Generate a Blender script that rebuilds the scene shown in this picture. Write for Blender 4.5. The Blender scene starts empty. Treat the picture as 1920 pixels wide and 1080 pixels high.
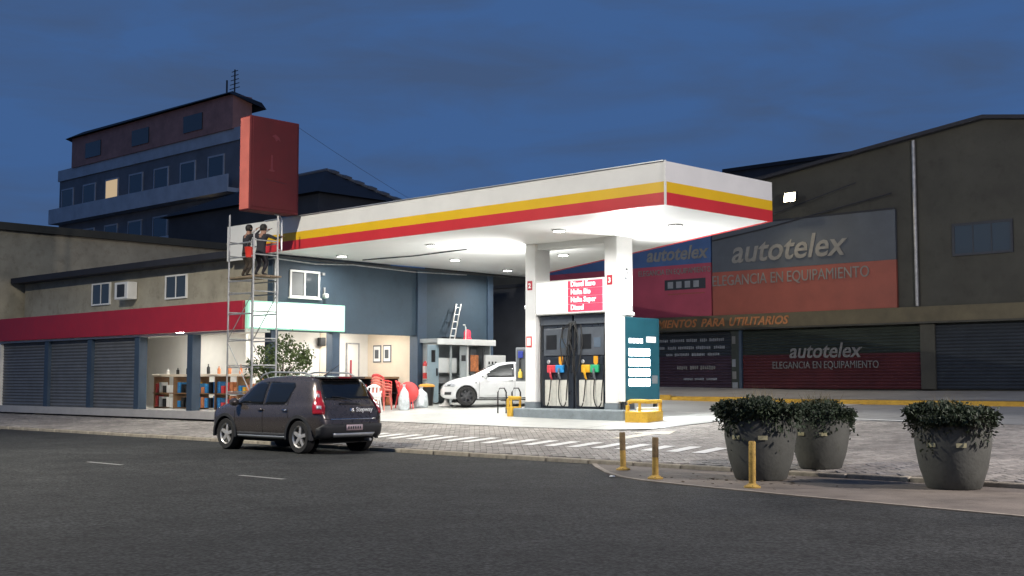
import bpy, bmesh, math, random
from mathutils import Vector, Matrix
from mathutils.bvhtree import BVHTree
R = math.radians
PI = math.pi
rnd = random.Random(7)
SC = bpy.context.scene
COL = SC.collection

# ------------------------------------------------------------------ camera
cam_d = bpy.data.cameras.new('camera'); cam = bpy.data.objects.new('camera', cam_d); COL.objects.link(cam)
cam.location = (0, 0, 1.45)
cam.rotation_euler = (R(90 + 4.386), 0, R(133.245 - 90))
cam_d.sensor_width = 36; cam_d.lens = 36 * 2292 / 1920; cam_d.clip_end = 3000; cam_d.clip_start = .1
SC.camera = cam

# ------------------------------------------------------------------ dusk sky
W = bpy.data.worlds.new('World'); SC.world = W; W.use_nodes = True
nt = W.node_tree; nt.nodes.clear()
def N(t, kind, **kw):
    n = t.nodes.new(kind)
    for k, v in kw.items(): setattr(n, k, v)
    return n
sky = N(nt, 'ShaderNodeTexSky', sky_type='NISHITA'); sky.sun_disc = False
sky.sun_elevation = R(1.0); sky.sun_rotation = R(160); sky.air_density = 1.0; sky.dust_density = .3; sky.ozone_density = 6
tc = N(nt, 'ShaderNodeTexCoord')
mp = N(nt, 'ShaderNodeMapping'); mp.inputs['Scale'].default_value = (1.0, 1.0, 4.2)
nz = N(nt, 'ShaderNodeTexNoise'); nz.inputs['Scale'].default_value = 5.5; nz.inputs['Detail'].default_value = 6; nz.inputs['Roughness'].default_value = .55
nz.inputs['Distortion'].default_value = .5
cr = N(nt, 'ShaderNodeValToRGB'); cr.color_ramp.elements[0].position = .40; cr.color_ramp.elements[1].position = .68
hs = N(nt, 'ShaderNodeMix', data_type='RGBA', blend_type='MIX'); hs.inputs[0].default_value = .86
hs.inputs[7].default_value = (.74, 1.70, 4.10, 1)
mx = N(nt, 'ShaderNodeMix', data_type='RGBA', blend_type='MIX')
cl = N(nt, 'ShaderNodeMix', data_type='RGBA', blend_type='MULTIPLY'); cl.inputs[0].default_value = 1; cl.inputs[7].default_value = (1.08, .84, .72, 1)
bg = N(nt, 'ShaderNodeBackground'); bg.inputs['Strength'].default_value = .078
out = N(nt, 'ShaderNodeOutputWorld')
L = nt.links.new
L(tc.outputs['Generated'], mp.inputs['Vector']); L(mp.outputs[0], nz.inputs['Vector']); L(nz.outputs[0], cr.inputs[0])
L(sky.outputs[0], hs.inputs[6]); L(hs.outputs[2], mx.inputs[6]); L(hs.outputs[2], cl.inputs[6]); L(cl.outputs[2], mx.inputs[7])
L(cr.outputs[0], mx.inputs[0]); L(mx.outputs[2], bg.inputs[0]); L(bg.outputs[0], out.inputs[0])

SC.view_settings.view_transform = 'Standard'; SC.view_settings.look = 'None'
SC.view_settings.exposure = 0; SC.view_settings.gamma = 1
SC.render.engine = 'CYCLES'
SC.cycles.use_denoising = True
SC.cycles.max_bounces = 6; SC.cycles.diffuse_bounces = 3; SC.cycles.glossy_bounces = 3
SC.cycles.caustics_reflective = False; SC.cycles.caustics_refractive = False
SC.cycles.sample_clamp_indirect = 6

# ------------------------------------------------------------------ materials
def M(name, rgb, rough=.55, metal=0, var=.12, scale=2.5, bump=0, bscale=60, emit=None, es=0, coat=0, spec=.5, dirt=0):
    m = bpy.data.materials.new(name); m.use_nodes = True
    t = m.node_tree; b = t.nodes['Principled BSDF']
    b.inputs['Roughness'].default_value = rough; b.inputs['Metallic'].default_value = metal
    b.inputs['Coat Weight'].default_value = coat; b.inputs['Specular IOR Level'].default_value = spec
    b.inputs['Base Color'].default_value = (*rgb, 1)
    c = t.nodes.new('ShaderNodeTexCoord')
    if var > 0:
        n = N(t, 'ShaderNodeTexNoise'); n.inputs['Scale'].default_value = scale; n.inputs['Detail'].default_value = 5
        n.inputs['Roughness'].default_value = .62
        r = N(t, 'ShaderNodeMapRange'); r.inputs[1].default_value = .25; r.inputs[2].default_value = .75
        r.inputs[3].default_value = 1 - var * 1.4; r.inputs[4].default_value = 1 + var
        x = N(t, 'ShaderNodeMix', data_type='RGBA', blend_type='MULTIPLY'); x.inputs[0].default_value = 1
        x.inputs[6].default_value = (*rgb, 1)
        t.links.new(c.outputs['Object'], n.inputs['Vector']); t.links.new(n.outputs[0], r.inputs[0])
        t.links.new(r.outputs[0], x.inputs[7]); last = x.outputs[2]
        if dirt:
            n2 = N(t, 'ShaderNodeTexNoise'); n2.inputs['Scale'].default_value = scale * 3.1; n2.inputs['Detail'].default_value = 8
            n2.inputs['Roughness'].default_value = .7
            r2 = N(t, 'ShaderNodeMapRange'); r2.inputs[1].default_value = .52; r2.inputs[2].default_value = .72; r2.inputs[4].default_value = dirt
            y = N(t, 'ShaderNodeMix', data_type='RGBA', blend_type='MULTIPLY'); y.inputs[7].default_value = (.42, .38, .33, 1)
            t.links.new(c.outputs['Object'], n2.inputs['Vector']); t.links.new(n2.outputs[0], r2.inputs[0])
            t.links.new(r2.outputs[0], y.inputs[0]); t.links.new(last, y.inputs[6]); last = y.outputs[2]
        t.links.new(last, b.inputs['Base Color'])
        rr = N(t, 'ShaderNodeMapRange'); rr.inputs[3].default_value = max(.02, rough - .08); rr.inputs[4].default_value = min(1, rough + .1)
        t.links.new(n.outputs[0], rr.inputs[0]); t.links.new(rr.outputs[0], b.inputs['Roughness'])
    if bump:
        n = N(t, 'ShaderNodeTexNoise'); n.inputs['Scale'].default_value = bscale; n.inputs['Detail'].default_value = 4
        u = N(t, 'ShaderNodeBump'); u.inputs['Strength'].default_value = bump; u.inputs['Distance'].default_value = .02
        t.links.new(c.outputs['Object'], n.inputs['Vector']); t.links.new(n.outputs[0], u.inputs['Height'])
        t.links.new(u.outputs[0], b.inputs['Normal'])
    if emit:
        b.inputs['Emission Color'].default_value = (*emit, 1); b.inputs['Emission Strength'].default_value = es
    return m

def M_asphalt():
    m = M('asphalt', (.036, .038, .037), .85, var=.22, scale=.35, bump=.7, bscale=45, spec=.22)
    t = m.node_tree; b = t.nodes['Principled BSDF']; c = [n for n in t.nodes if n.type == 'TEX_COORD'][0]
    src = b.inputs['Base Color'].links[0].from_socket
    n = N(t, 'ShaderNodeTexVoronoi'); n.inputs['Scale'].default_value = 26
    r = N(t, 'ShaderNodeMapRange'); r.inputs[1].default_value = 0; r.inputs[2].default_value = .75; r.inputs[3].default_value = 1.75; r.inputs[4].default_value = .55
    x = N(t, 'ShaderNodeMix', data_type='RGBA', blend_type='MULTIPLY'); x.inputs[0].default_value = 1
    t.links.new(c.outputs['Object'], n.inputs['Vector']); t.links.new(n.outputs['Distance'], r.inputs[0])
    t.links.new(src, x.inputs[6]); t.links.new(r.outputs[0], x.inputs[7])
    n3 = N(t, 'ShaderNodeTexNoise'); n3.inputs['Scale'].default_value = 9; n3.inputs['Detail'].default_value = 9; n3.inputs['Roughness'].default_value = .75
    r3 = N(t, 'ShaderNodeMapRange'); r3.inputs[1].default_value = .3; r3.inputs[2].default_value = .7; r3.inputs[3].default_value = .6; r3.inputs[4].default_value = 1.45
    x3 = N(t, 'ShaderNodeMix', data_type='RGBA', blend_type='MULTIPLY'); x3.inputs[0].default_value = 1
    t.links.new(c.outputs['Object'], n3.inputs['Vector']); t.links.new(n3.outputs[0], r3.inputs[0])
    t.links.new(x.outputs[2], x3.inputs[6]); t.links.new(r3.outputs[0], x3.inputs[7])
    n4 = N(t, 'ShaderNodeTexNoise'); n4.inputs['Scale'].default_value = 1.1; n4.inputs['Detail'].default_value = 8; n4.inputs['Roughness'].default_value = .7
    r4 = N(t, 'ShaderNodeMapRange'); r4.inputs[1].default_value = .32; r4.inputs[2].default_value = .68; r4.inputs[3].default_value = .72; r4.inputs[4].default_value = 1.28
    x4 = N(t, 'ShaderNodeMix', data_type='RGBA', blend_type='MULTIPLY'); x4.inputs[0].default_value = 1
    t.links.new(c.outputs['Object'], n4.inputs['Vector']); t.links.new(n4.outputs[0], r4.inputs[0])
    t.links.new(x3.outputs[2], x4.inputs[6]); t.links.new(r4.outputs[0], x4.inputs[7])
    t.links.new(x4.outputs[2], b.inputs['Base Color'])
    return m
asphalt = M_asphalt()
concrete = M('forecourt_concrete', (.44, .45, .43), .42, var=.16, scale=.5, bump=.12, bscale=18, dirt=.45)
bulb_con = M('worn_brown_concrete', (.17, .145, .12), .85, var=.25, scale=1.2, bump=.4, bscale=30, dirt=.5)
kerb_m = M('kerb_stone', (.36, .32, .25), .8, var=.25, scale=3, bump=.4, bscale=25, dirt=.5)
soil_m = M('bedding', (.09, .08, .07), .95, var=.3, scale=4)
ground_m = M('far_ground', (.08, .08, .075), .9, var=.2, scale=.3)
white_paint = M('road_paint', (.80, .80, .76), .7, var=.1, scale=4, dirt=.35)
fade_paint = M('faded_paint', (.22, .22, .21), .8, var=.3, scale=3, dirt=.6)
yellow_paint = M('yellow_paint', (.60, .36, .03), .55, var=.15, scale=5, dirt=.5, bump=.1)
yellow_kerb = M('yellow_kerb_paint', (.52, .30, .03), .7, var=.2, scale=3, dirt=.5)
rust_yellow = M('worn_bollard_paint', (.50, .32, .07), .7, var=.3, scale=9, dirt=.9, bump=.3)
rust_top = M('worn_bollard_top', (.22, .15, .07), .8, var=.35, scale=9, dirt=.9, bump=.3)
white_m = M('white_cladding', (.78, .78, .74), .4, var=.05, scale=1.2)
soffit_m = M('white_soffit', (.80, .81, .79), .45, var=.04, scale=.6)
col_m = M('white_column', (.78, .78, .76), .4, var=.05, scale=2)
stripe_y = M('yellow_band', (.80, .50, .012), .38, var=.05, scale=1)
stripe_r = M('red_band', (.62, .035, .04), .38, var=.06, scale=1)
steel_dark = M('dark_steel', (.06, .065, .07), .5, metal=.4, var=.2)
galv = M('galvanised_tube', (.42, .43, .43), .45, metal=.6, var=.25, scale=6)
alu = M('aluminium', (.60, .62, .62), .35, metal=.7, var=.1)
blue_wall = M('blue_painted_wall', (.036, .062, .089), .6, var=.18, scale=.8, bump=.12, bscale=12, dirt=.25)
blue_trim = M('blue_pilaster', (.042, .070, .110), .55, var=.14, scale=1.2, dirt=.2)
beige_wall = M('beige_render', (.36, .33, .25), .85, var=.2, scale=1, bump=.25, bscale=20, dirt=.5)
int_white = M('interior_white', (.82, .80, .75), .7, var=.04)
int_cream = M('interior_cream', (.80, .69, .55), .7, var=.05)
int_floor = M('interior_floor', (.5, .48, .45), .35, var=.1)
black_m = M('black_plastic', (.012, .013, .015), .35, var=.15, scale=6)
pump_dark = M('dispenser_dark_panel', (.022, .027, .036), .28, var=.2, scale=3)
pump_grey = M('dispenser_grey_panel', (.075, .085, .10), .3, var=.15, scale=3)
rubber = M('black_rubber', (.012, .012, .012), .6, var=.2, scale=10)
tyre_m = M('tyre', (.018, .018, .018), .8, var=.25, scale=14, bump=.3, bscale=60)
chrome = M('chrome', (.7, .7, .7), .12, metal=1, var=0)
rim_m = M('alloy_rim', (.72, .70, .66), .3, metal=.6, var=.05)
rim_dark = M('dark_alloy_rim', (.10, .10, .105), .35, metal=.6, var=.1)
glass_dark = M('tinted_glass', (.010, .012, .014), .06, var=0, spec=.7)
glass_pane = M('window_glass', (.05, .065, .075), .08, var=0, spec=.7)
suv_paint = M('dark_bronze_paint', (.088, .074, .068), .27, metal=.45, var=.05, scale=8, coat=1)
white_car_paint = M('white_car_paint', (.66, .67, .68), .25, var=.02, coat=.6)
clad_m = M('black_cladding', (.022, .023, .025), .6, var=.15, scale=12, bump=.15)
red_lens = M('red_lens', (.38, .012, .02), .12, var=.1, scale=9, coat=.5)
clear_lens = M('clear_lens', (.55, .57, .6), .1, metal=.3, var=.25, scale=14, coat=.5)
seam_m = M('panel_gap', (.004, .004, .004), .8, var=0)
red_plastic = M('red_plastic', (.62, .06, .06), .35, var=.1)
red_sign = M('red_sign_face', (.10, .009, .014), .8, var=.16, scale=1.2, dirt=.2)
red_painted_lit_edge = M('red_painted_lit_edge', (.60, .16, .12), .45, var=.15, scale=1.5)  # lighter red for the sign's road side, lamplight put into the colour
red_mark = M('faded_mark', (.15, .025, .032), .5, var=.25, scale=5)
red_dark = M('red_dark_mark', (.07, .007, .010), .5, var=.25, scale=5)
red_board = M('red_board', (.42, .022, .04), .5, var=.10)
pink_list = M('red_price_list', (.72, .06, .12), .4, var=.05, emit=(.9, .10, .18), es=.16)
lit_white = M('lit_white_panel', (.85, .85, .85), .4, var=0, emit=(1, 1, 1), es=.35)
text_white = M('white_lettering', (.85, .85, .83), .5, var=0)
text_lit = M('lit_white_lettering', (.9, .9, .9), .5, var=0, emit=(1, .95, .95), es=.4)
teal_m = M('teal_price_board', (.022, .11, .15), .35, var=.1)
led_m = M('white_led', (.9, .9, .9), .5, var=0, emit=(.93, .97, 1), es=25)
led_soft = M('white_led_small', (.9, .9, .9), .5, var=0, emit=(.93, .97, 1), es=2.2)
green_lit = M('lit_green_white_sign', (.8, .9, .85), .4, var=0, emit=(.70, 1, .86), es=1.0)
mint_m = M('mint_frame', (.35, .72, .55), .4, var=.05, emit=(.4, .9, .65), es=.25)
lamp_face = M('lamp_face', (.9, .9, .9), .4, var=0, emit=(1, .97, .92), es=30)
tube_face = M('ceiling_tube', (.9, .9, .9), .4, var=0, emit=(1, .97, .90), es=60)
flood_face = M('flood_face', (1, .9, .6), .4, var=0, emit=(1, .88, .55), es=40)
leaf_m = M('leaf', (.075, .115, .028), .55, var=.35, scale=3)
leaf_dark = M('shrub_leaf', (.024, .040, .016), .6, var=.4, scale=4)
bark_m = M('bark', (.10, .07, .045), .9, var=.3, scale=8, bump=.4)
pot_m = M('planter_concrete', (.095, .098, .085), .8, var=.2, scale=2.2, bump=.25, bscale=22, dirt=.35)
terracotta = M('terracotta', (.30, .13, .07), .8, var=.2, scale=4)
earth = M('earth', (.04, .03, .02), .95, var=.3, scale=9, bump=.5)
skin_m = M('skin', (.34, .19, .13), .6, var=.05)
hair_m = M('hair', (.012, .010, .009), .6, var=.2, scale=30)
cloth_dark = M('dark_clothing', (.022, .022, .028), .85, var=.25, scale=8, bump=.3)
cloth_brown = M('brown_clothing', (.05, .038, .028), .85, var=.25, scale=8, bump=.3)
cloth_white = M('pale_shirt', (.55, .53, .52), .85, var=.1)
plank_m = M('scaffold_plank', (.26, .20, .13), .85, var=.3, scale=5, bump=.3)
red_bucket_m = M('red_bucket', (.72, .05, .035), .4, var=.1)
shop_blue = M('blue_bottle', (.05, .25, .55), .25, var=.2, scale=8)
clear_bag = M('clear_plastic_bag', (.55, .60, .62), .2, var=.25, scale=9, bump=.6, bscale=14)
wood_m = M('wood_panel', (.28, .16, .08), .6, var=.25, scale=3)
orange_goods = M('orange_goods', (.55, .20, .08), .6, var=.4, scale=9)
auto_blue = M('blue_banner', (.045, .10, .24), .6, var=.15, scale=1)
auto_red = M('red_banner', (.32, .05, .085), .6, var=.15, scale=1)
auto_grey = M('grey_banner', (.062, .075, .092), .6, var=.18, scale=1)
auto_orange = M('faded_red_banner', (.25, .065, .045), .6, var=.15, scale=1)
band_m = M('brown_band', (.10, .085, .05), .7, var=.25, scale=1.5)
text_old = M('weathered_lettering', (.18, .18, .17), .6, var=.2, scale=3)
text_orange = M('orange_lettering', (.42, .17, .06), .6, var=.25, scale=3)
text_dim = M('dim_lettering', (.22, .24, .26), .6, var=.2, scale=3)
shut_dark = M('dark_shutter', (.022, .028, .036), .55, var=.2, scale=1.5)
shut_red = M('dark_red_shutter', (.075, .014, .016), .55, var=.25, scale=1.2)
shut_green = M('dark_green_shutter', (.022, .03, .024), .55, var=.2, scale=1.2)
wall_dark = M('dark_wall', (.045, .050, .060), .85, var=.25, scale=.8, bump=.2, bscale=10)
wall_olive = M('olive_wall', (.055, .055, .045), .85, var=.25, scale=.7, bump=.2, bscale=10, dirt=.4)
roof_dark = M('dark_roof', (.022, .024, .032), .8, var=.25, scale=1)
apt_terra = M('terracotta_brick', (.46, .23, .19), .85, var=.2, scale=1.5)
apt_pale = M('pale_panel', (.46, .50, .55), .8, var=.15, scale=1)
apt_grey = M('grey_render', (.17, .18, .20), .85, var=.2, scale=.8)
pave_lane = M('lane_concrete', (.26, .26, .25), .75, var=.2, scale=.6, bump=.25, bscale=14, dirt=.5)

def M_paver():
    m = bpy.data.materials.new('paver'); m.use_nodes = True
    t = m.node_tree; b = t.nodes['Principled BSDF']; b.inputs['Roughness'].default_value = .75
    a = N(t, 'ShaderNodeAttribute', attribute_name='tone'); oi = N(t, 'ShaderNodeObjectInfo')
    c = N(t, 'ShaderNodeTexCoord'); g = N(t, 'ShaderNodeNewGeometry')
    n = N(t, 'ShaderNodeTexNoise'); n.inputs['Scale'].default_value = .9; n.inputs['Detail'].default_value = 7
    n2 = N(t, 'ShaderNodeTexNoise'); n2.inputs['Scale'].default_value = 35
    mul = N(t, 'ShaderNodeMath', operation='MULTIPLY_ADD'); mul.inputs[1].default_value = .5; mul.inputs[2].default_value = .75
    rampn = N(t, 'ShaderNodeMapRange'); rampn.inputs[1].default_value = .3; rampn.inputs[2].default_value = .7; rampn.inputs[3].default_value = .7; rampn.inputs[4].default_value = 1.2
    ramp2 = N(t, 'ShaderNodeMapRange'); ramp2.inputs[1].default_value = .3; ramp2.inputs[2].default_value = .7; ramp2.inputs[3].default_value = .85; ramp2.inputs[4].default_value = 1.15
    m1 = N(t, 'ShaderNodeMath', operation='MULTIPLY'); m2 = N(t, 'ShaderNodeMath', operation='MULTIPLY')
    x = N(t, 'ShaderNodeMix', data_type='RGBA', blend_type='MULTIPLY'); x.inputs[0].default_value = 1; x.inputs[6].default_value = (.265, .245, .22, 1)
    k = t.links.new
    ad = N(t, 'ShaderNodeMath', operation='ADD'); k(a.outputs['Fac'], ad.inputs[0])
    k(ad.outputs[0], mul.inputs[0]); k(g.outputs['Position'], n.inputs['Vector']); k(g.outputs['Position'], n2.inputs['Vector'])
    ad.inputs[1].default_value = 0
    k(n.outputs[0], rampn.inputs[0]); k(n2.outputs[0], ramp2.inputs[0]); k(mul.outputs[0], m1.inputs[0]); k(rampn.outputs[0], m1.inputs[1])
    k(m1.outputs[0], m2.inputs[0]); k(ramp2.outputs[0], m2.inputs[1]); k(m2.outputs[0], x.inputs[7]); k(x.outputs[2], b.inputs['Base Color'])
    return m
paver_m = M_paver()

# ------------------------------------------------------------------ mesh helpers
def tag(o, label=None, cat=None, group=None, kind=None):
    if label: o['label'] = label
    if cat: o['category'] = cat
    if group: o['group'] = group
    if kind: o['kind'] = kind
    return o

def empty(name, loc, label, cat, group=None, rz=0, sc=1):
    o = bpy.data.objects.new(name, None); COL.objects.link(o)
    o.location = loc; o.rotation_euler = (0, 0, rz); o.scale = (sc,) * 3; o.empty_display_size = .2
    return tag(o, label, cat, group)

class MB:
    def __init__(s, org=(0, 0, 0)): s.v = []; s.f = []; s.o = Vector(org)
    def add(s, vs, fs):
        n = len(s.v); s.v += [Vector(v) for v in vs]; s.f += [[i + n for i in f] for f in fs]; return s
    def box(s, x0, x1, y0, y1, z0, z1):
        return s.add([(x0,y0,z0),(x1,y0,z0),(x1,y1,z0),(x0,y1,z0),(x0,y0,z1),(x1,y0,z1),(x1,y1,z1),(x0,y1,z1)],
                     [(0,3,2,1),(4,5,6,7),(0,1,5,4),(1,2,6,5),(2,3,7,6),(3,0,4,7)])
    def cbox(s, c, d, rz=0, rx=0, ry=0):
        m = Matrix.Rotation(rz, 3, 'Z') @ Matrix.Rotation(ry, 3, 'Y') @ Matrix.Rotation(rx, 3, 'X'); c = Vector(c)
        h = [a / 2 for a in d]
        vs = [c + m @ Vector((sx*h[0], sy*h[1], sz*h[2])) for sz in (-1,1) for sx, sy in ((-1,-1),(1,-1),(1,1),(-1,1))]
        return s.add(vs, [(0,3,2,1),(4,5,6,7),(0,1,5,4),(1,2,6,5),(2,3,7,6),(3,0,4,7)])
    def tube(s, pts, r, n=8, cap=True):
        pts = [Vector(p) for p in pts]; rs = r if isinstance(r, (list, tuple)) else [r] * len(pts)
        rings = []
        up = Vector((0, 0, 1))
        for i, p in enumerate(pts):
            d = (pts[min(i+1, len(pts)-1)] - pts[max(i-1, 0)]).normalized()
            a = d.cross(up if abs(d.dot(up)) < .95 else Vector((1, 0, 0))).normalized(); b = d.cross(a)
            rings.append([p + (a*math.cos(2*PI*k/n) + b*math.sin(2*PI*k/n)) * rs[i] for k in range(n)])
        vs = [q for ring in rings for q in ring]; fs = []
        for i in range(len(pts)-1):
            for k in range(n):
                k2 = (k+1) % n; fs.append((i*n+k, i*n+k2, (i+1)*n+k2, (i+1)*n+k))
        if cap: fs += [tuple(range(n)), tuple(range(len(vs)-1, len(vs)-n-1, -1))]
        return s.add(vs, fs)
    def lathe(s, prof, n=24, c=(0,0,0), axis='Z', a0=0, a1=2*PI):
        c = Vector(c); vs = []; full = abs(a1-a0-2*PI) < 1e-6; m = n if full else n+1
        for r, z in prof:
            for k in range(m):
                a = a0 + (a1-a0)*k/n; x, y = r*math.cos(a), r*math.sin(a)
                vs.append(c + Vector({'Z': (x,y,z), 'Y': (x,z,y), 'X': (z,x,y)}[axis]))
        fs = []
        for i in range(len(prof)-1):
            for k in range(n):
                k2 = (k+1) % m; fs.append((i*m+k, i*m+k2, (i+1)*m+k2, (i+1)*m+k))
        return s.add(vs, fs)
    def prism(s, poly, d, axis='Z'):      # poly in 2D, extruded between d[0] and d[1] along axis
        f = {'Z': lambda a,b,t: (a,b,t), 'Y': lambda a,b,t: (a,t,b), 'X': lambda a,b,t: (t,a,b)}[axis]
        n = len(poly); vs = [f(a,b,d[0]) for a,b in poly] + [f(a,b,d[1]) for a,b in poly]
        fs = [tuple(range(n-1,-1,-1)), tuple(range(n,2*n))] + [(i,(i+1)%n,n+(i+1)%n,n+i) for i in range(n)]
        return s.add(vs, fs)
    def build(s, name, mat, parent=None, smooth=False, bevel=0, fix=True, seg=2):
        me = bpy.data.meshes.new(name)
        me.from_pydata([tuple(v - s.o) for v in s.v], [], s.f); me.update()
        if fix:
            bm = bmesh.new(); bm.from_mesh(me); bmesh.ops.recalc_face_normals(bm, faces=bm.faces[:]); bm.to_mesh(me); bm.free()
        for m in (mat if isinstance(mat, (list, tuple)) else [mat]): me.materials.append(m)
        o = bpy.data.objects.new(name, me); COL.objects.link(o)
        if parent: o.parent = parent
        if smooth:
            for p in me.polygons: p.use_smooth = True
            try: me.set_sharp_from_angle(angle=R(42))
            except Exception: pass
        if bevel:
            b = o.modifiers.new('bevel', 'BEVEL'); b.width = bevel; b.segments = seg; b.limit_method = 'ANGLE'; b.angle_limit = R(40)
        return o

def setmesh(name, me, parent, mats=()):
    o = bpy.data.objects.new(name, me); COL.objects.link(o); o.parent = parent
    for m in mats: me.materials.append(m)
    return o

def lettering(name, s, size, mat, parent, loc, face='-Y', shear=0, bold=0, ext=.01, align='CENTER', sx=1, spacing=1):
    cu = bpy.data.curves.new(name, 'FONT'); cu.body = s; cu.size = size; cu.shear = shear; cu.offset = bold; cu.extrude = ext
    cu.align_x = align; cu.align_y = 'BOTTOM_BASELINE'; cu.space_character = spacing; cu.resolution_u = 3
    t = bpy.data.objects.new(name, cu); COL.objects.link(t)
    bpy.context.view_layer.update()
    me = bpy.data.meshes.new_from_object(t.evaluated_get(bpy.context.evaluated_depsgraph_get()))
    bpy.data.objects.remove(t); bpy.data.curves.remove(cu)
    me.materials.clear(); me.materials.append(mat)
    rz = {'-Y': 0, '+X': PI/2, '-X': -PI/2, '+Y': PI}[face]
    mt = Matrix.Translation(loc) @ Matrix.Rotation(rz, 4, 'Z') @ Matrix.Rotation(PI/2, 4, 'X') @ Matrix.Diagonal((sx, 1, 1, 1))
    me.transform(mt)
    o = bpy.data.objects.new(name, me); COL.objects.link(o)
    if parent: o.parent = parent
    return o

def words(text, size, mat, parent, loc, gap, face='-Y', **kw):     # centred line of single words along +X
    obs = []; x = 0
    for w_ in text.split():
        t_ = lettering('lettering', w_, size, mat, parent, Vector(loc), face, align='LEFT', **kw)
        x0 = min(v.co.x for v in t_.data.vertices); x1 = max(v.co.x for v in t_.data.vertices)
        obs.append((t_, x - x0)); x += x1 - x0 + gap
    for t_, d in obs: t_.data.transform(Matrix.Translation((d + loc[0] - (x - gap)/2, 0, 0)))

def copy_tree(o, parent=None):
    c = o.copy(); COL.objects.link(c); c.parent = parent
    for ch in o.children: copy_tree(ch, c)
    return c

def area(name, loc, direction, power, size, color=(1, .97, .92), parent=None, spread=180, shape='DISK'):
    l = bpy.data.lights.new(name, 'AREA'); l.energy = power; l.size = size; l.color = color; l.shape = shape; l.spread = R(spread)
    o = bpy.data.objects.new(name, l); COL.objects.link(o); o.location = loc
    o.rotation_euler = Vector(direction).to_track_quat('-Z', 'Y').to_euler()
    if parent: o.parent = parent
    return o

# ------------------------------------------------------------------ ground
KY = 16.85
def gz(x, y):
    if y < KY: return 0.0
    z = .08 + .043 * (min(y, 39.5) - KY)
    z += .015 * min(10, max(0, -21 - x)) * min(1, max(0, (y - 21) / 5))
    return z
def sheet(name, xs, ys, dz, mat, flat=False, parent=None):
    b = MB(); nx, ny = len(xs), len(ys)
    vs = [(x, y, (0 if flat else gz(x, y)) + dz) for y in ys for x in xs]
    fs = [(j*nx+i, j*nx+i+1, (j+1)*nx+i+1, (j+1)*nx+i) for j in range(ny-1) for i in range(nx-1)]
    b.add(vs, fs); return b.build(name, mat, parent, fix=False)
def lin(a, b, n): return [a + (b-a)*i/(n-1) for i in range(n)]
g = sheet('ground', [-900, -200, -60, -31, -21, -5, 60, 900], [-900, -60, KY+.001, 21, 26, 39.5, 60, 900], -.10, ground_m); g['kind'] = 'structure'
road = sheet('road', lin(-130, 60, 20), lin(-8, 17.0, 8), 0, asphalt, True); road['kind'] = 'structure'
near = MB().box(-130, 60, -20, -8, -.1, .12).build('near_pavement', pave_lane); near['kind'] = 'structure'
lane = sheet('lane_marking', [-16.2, -15.06], [11.0, 11.11], .004, fade_paint, True); lane['kind'] = 'structure'
lane2 = sheet('lane_marking', [-20.9, -19.7], [10.95, 11.06], .004, fade_paint, True); lane2['kind'] = 'structure'
# kerb build-out at road level with bollards
bo = MB()
pl = [(-13.9, 16.83), (-13.3, 16.2), (-12.4, 15.35), (-11.6, 14.75), (-11.0, 14.48), (-9.9, 14.2), (-8.0, 13.84), (-5, 13.4), (-1, 13.1), (8, 13.0), (8, 16.83)]
bo.prism(pl, (-.02, .010)); bo = bo.build('kerb_build_out', bulb_con, bevel=.01); bo['kind'] = 'structure'
ed = MB()
for (a, b_) in zip(pl[:9], pl[1:10]):
    d = Vector((b_[0]-a[0], b_[1]-a[1], 0)).normalized(); nrm = Vector((-d.y, d.x, 0)) * .09
    A, B = Vector((*a, .014)), Vector((*b_, .014)); ed.add([A, B, B+nrm, A+nrm], [(0,1,2,3)])
edo = ed.build('edge_line', M('worn_edge_line', (.30, .26, .21), .85, var=.3, scale=5, dirt=.8), fix=False); edo['kind'] = 'structure'

# kerb stones
kb = MB().box(-130, 60, 16.97, 17.0, -.05, .05).build('kerb', soil_m); kb['kind'] = 'structure'
ks = MB().box(-.49, .49, -.07, .07, -.10, .08).build('kerb_stone', kerb_m, kb, bevel=.018)
ks.location = (-3.5, KY + .07, 0)
for i in range(1, 46):
    c = ks.copy(); COL.objects.link(c); c.location = (-3.5 - i, KY + .07 + rnd.uniform(-.012, .012), rnd.uniform(-.008, .004)); c.rotation_euler = (rnd.uniform(-.02, .02), 0, rnd.uniform(-.008, .008))
kc = MB().box(-130, -49, 16.85, 16.97, -.1, .08).box(-3, 60, 16.85, 16.97, -.1, .08).build('kerb_run', kerb_m, kb, bevel=.015)

# pavers: herringbone
pave = sheet('pavement', [-130, -49, -31, -21, -17, -4, 60], [16.99, 19, 21, 22.6, 26, 28.5], -.012, soil_m); pave['kind'] = 'structure'
bl, bw, gap = .24, .12, .008
def edge_R(x):     # the concrete slab's front edge
    return 22.45
def paved(x, y):
    if y < 17.03 or x > -4.5: return False
    if x < -30.4: return y < 20.75 and x > -47
    if x > -17.2: return y < 27.2 - max(0, (-17.2 + 1.2 - x)) * 0
    return y < 22.42
ang = R(45); ca, sa = math.cos(ang), math.sin(ang)
def herring():
    res = []
    w = bw
    for a in range(-70, 71):
        for b in range(-90, 91):
            ox = a*w + b*2*w; oy = a*w - b*2*w
            for (cx, cy, hor) in ((ox + w, oy + w/2, True), (ox + 2.5*w, oy, False)):
                X = cx*ca - cy*sa - 20; Y = cx*sa + cy*ca + 20
                if -47.5 < X < -4 and 16.9 < Y < 27.5 and paved(X, Y): res.append((X, Y, hor))
    return res
blocks = herring()
fwd = Vector((-.685, .728)); rgt = Vector((.728, .685))
def inview(X, Y):
    d = X*fwd.x + Y*fwd.y; l = X*rgt.x + Y*rgt.y
    return abs(l/d) < .415
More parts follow.
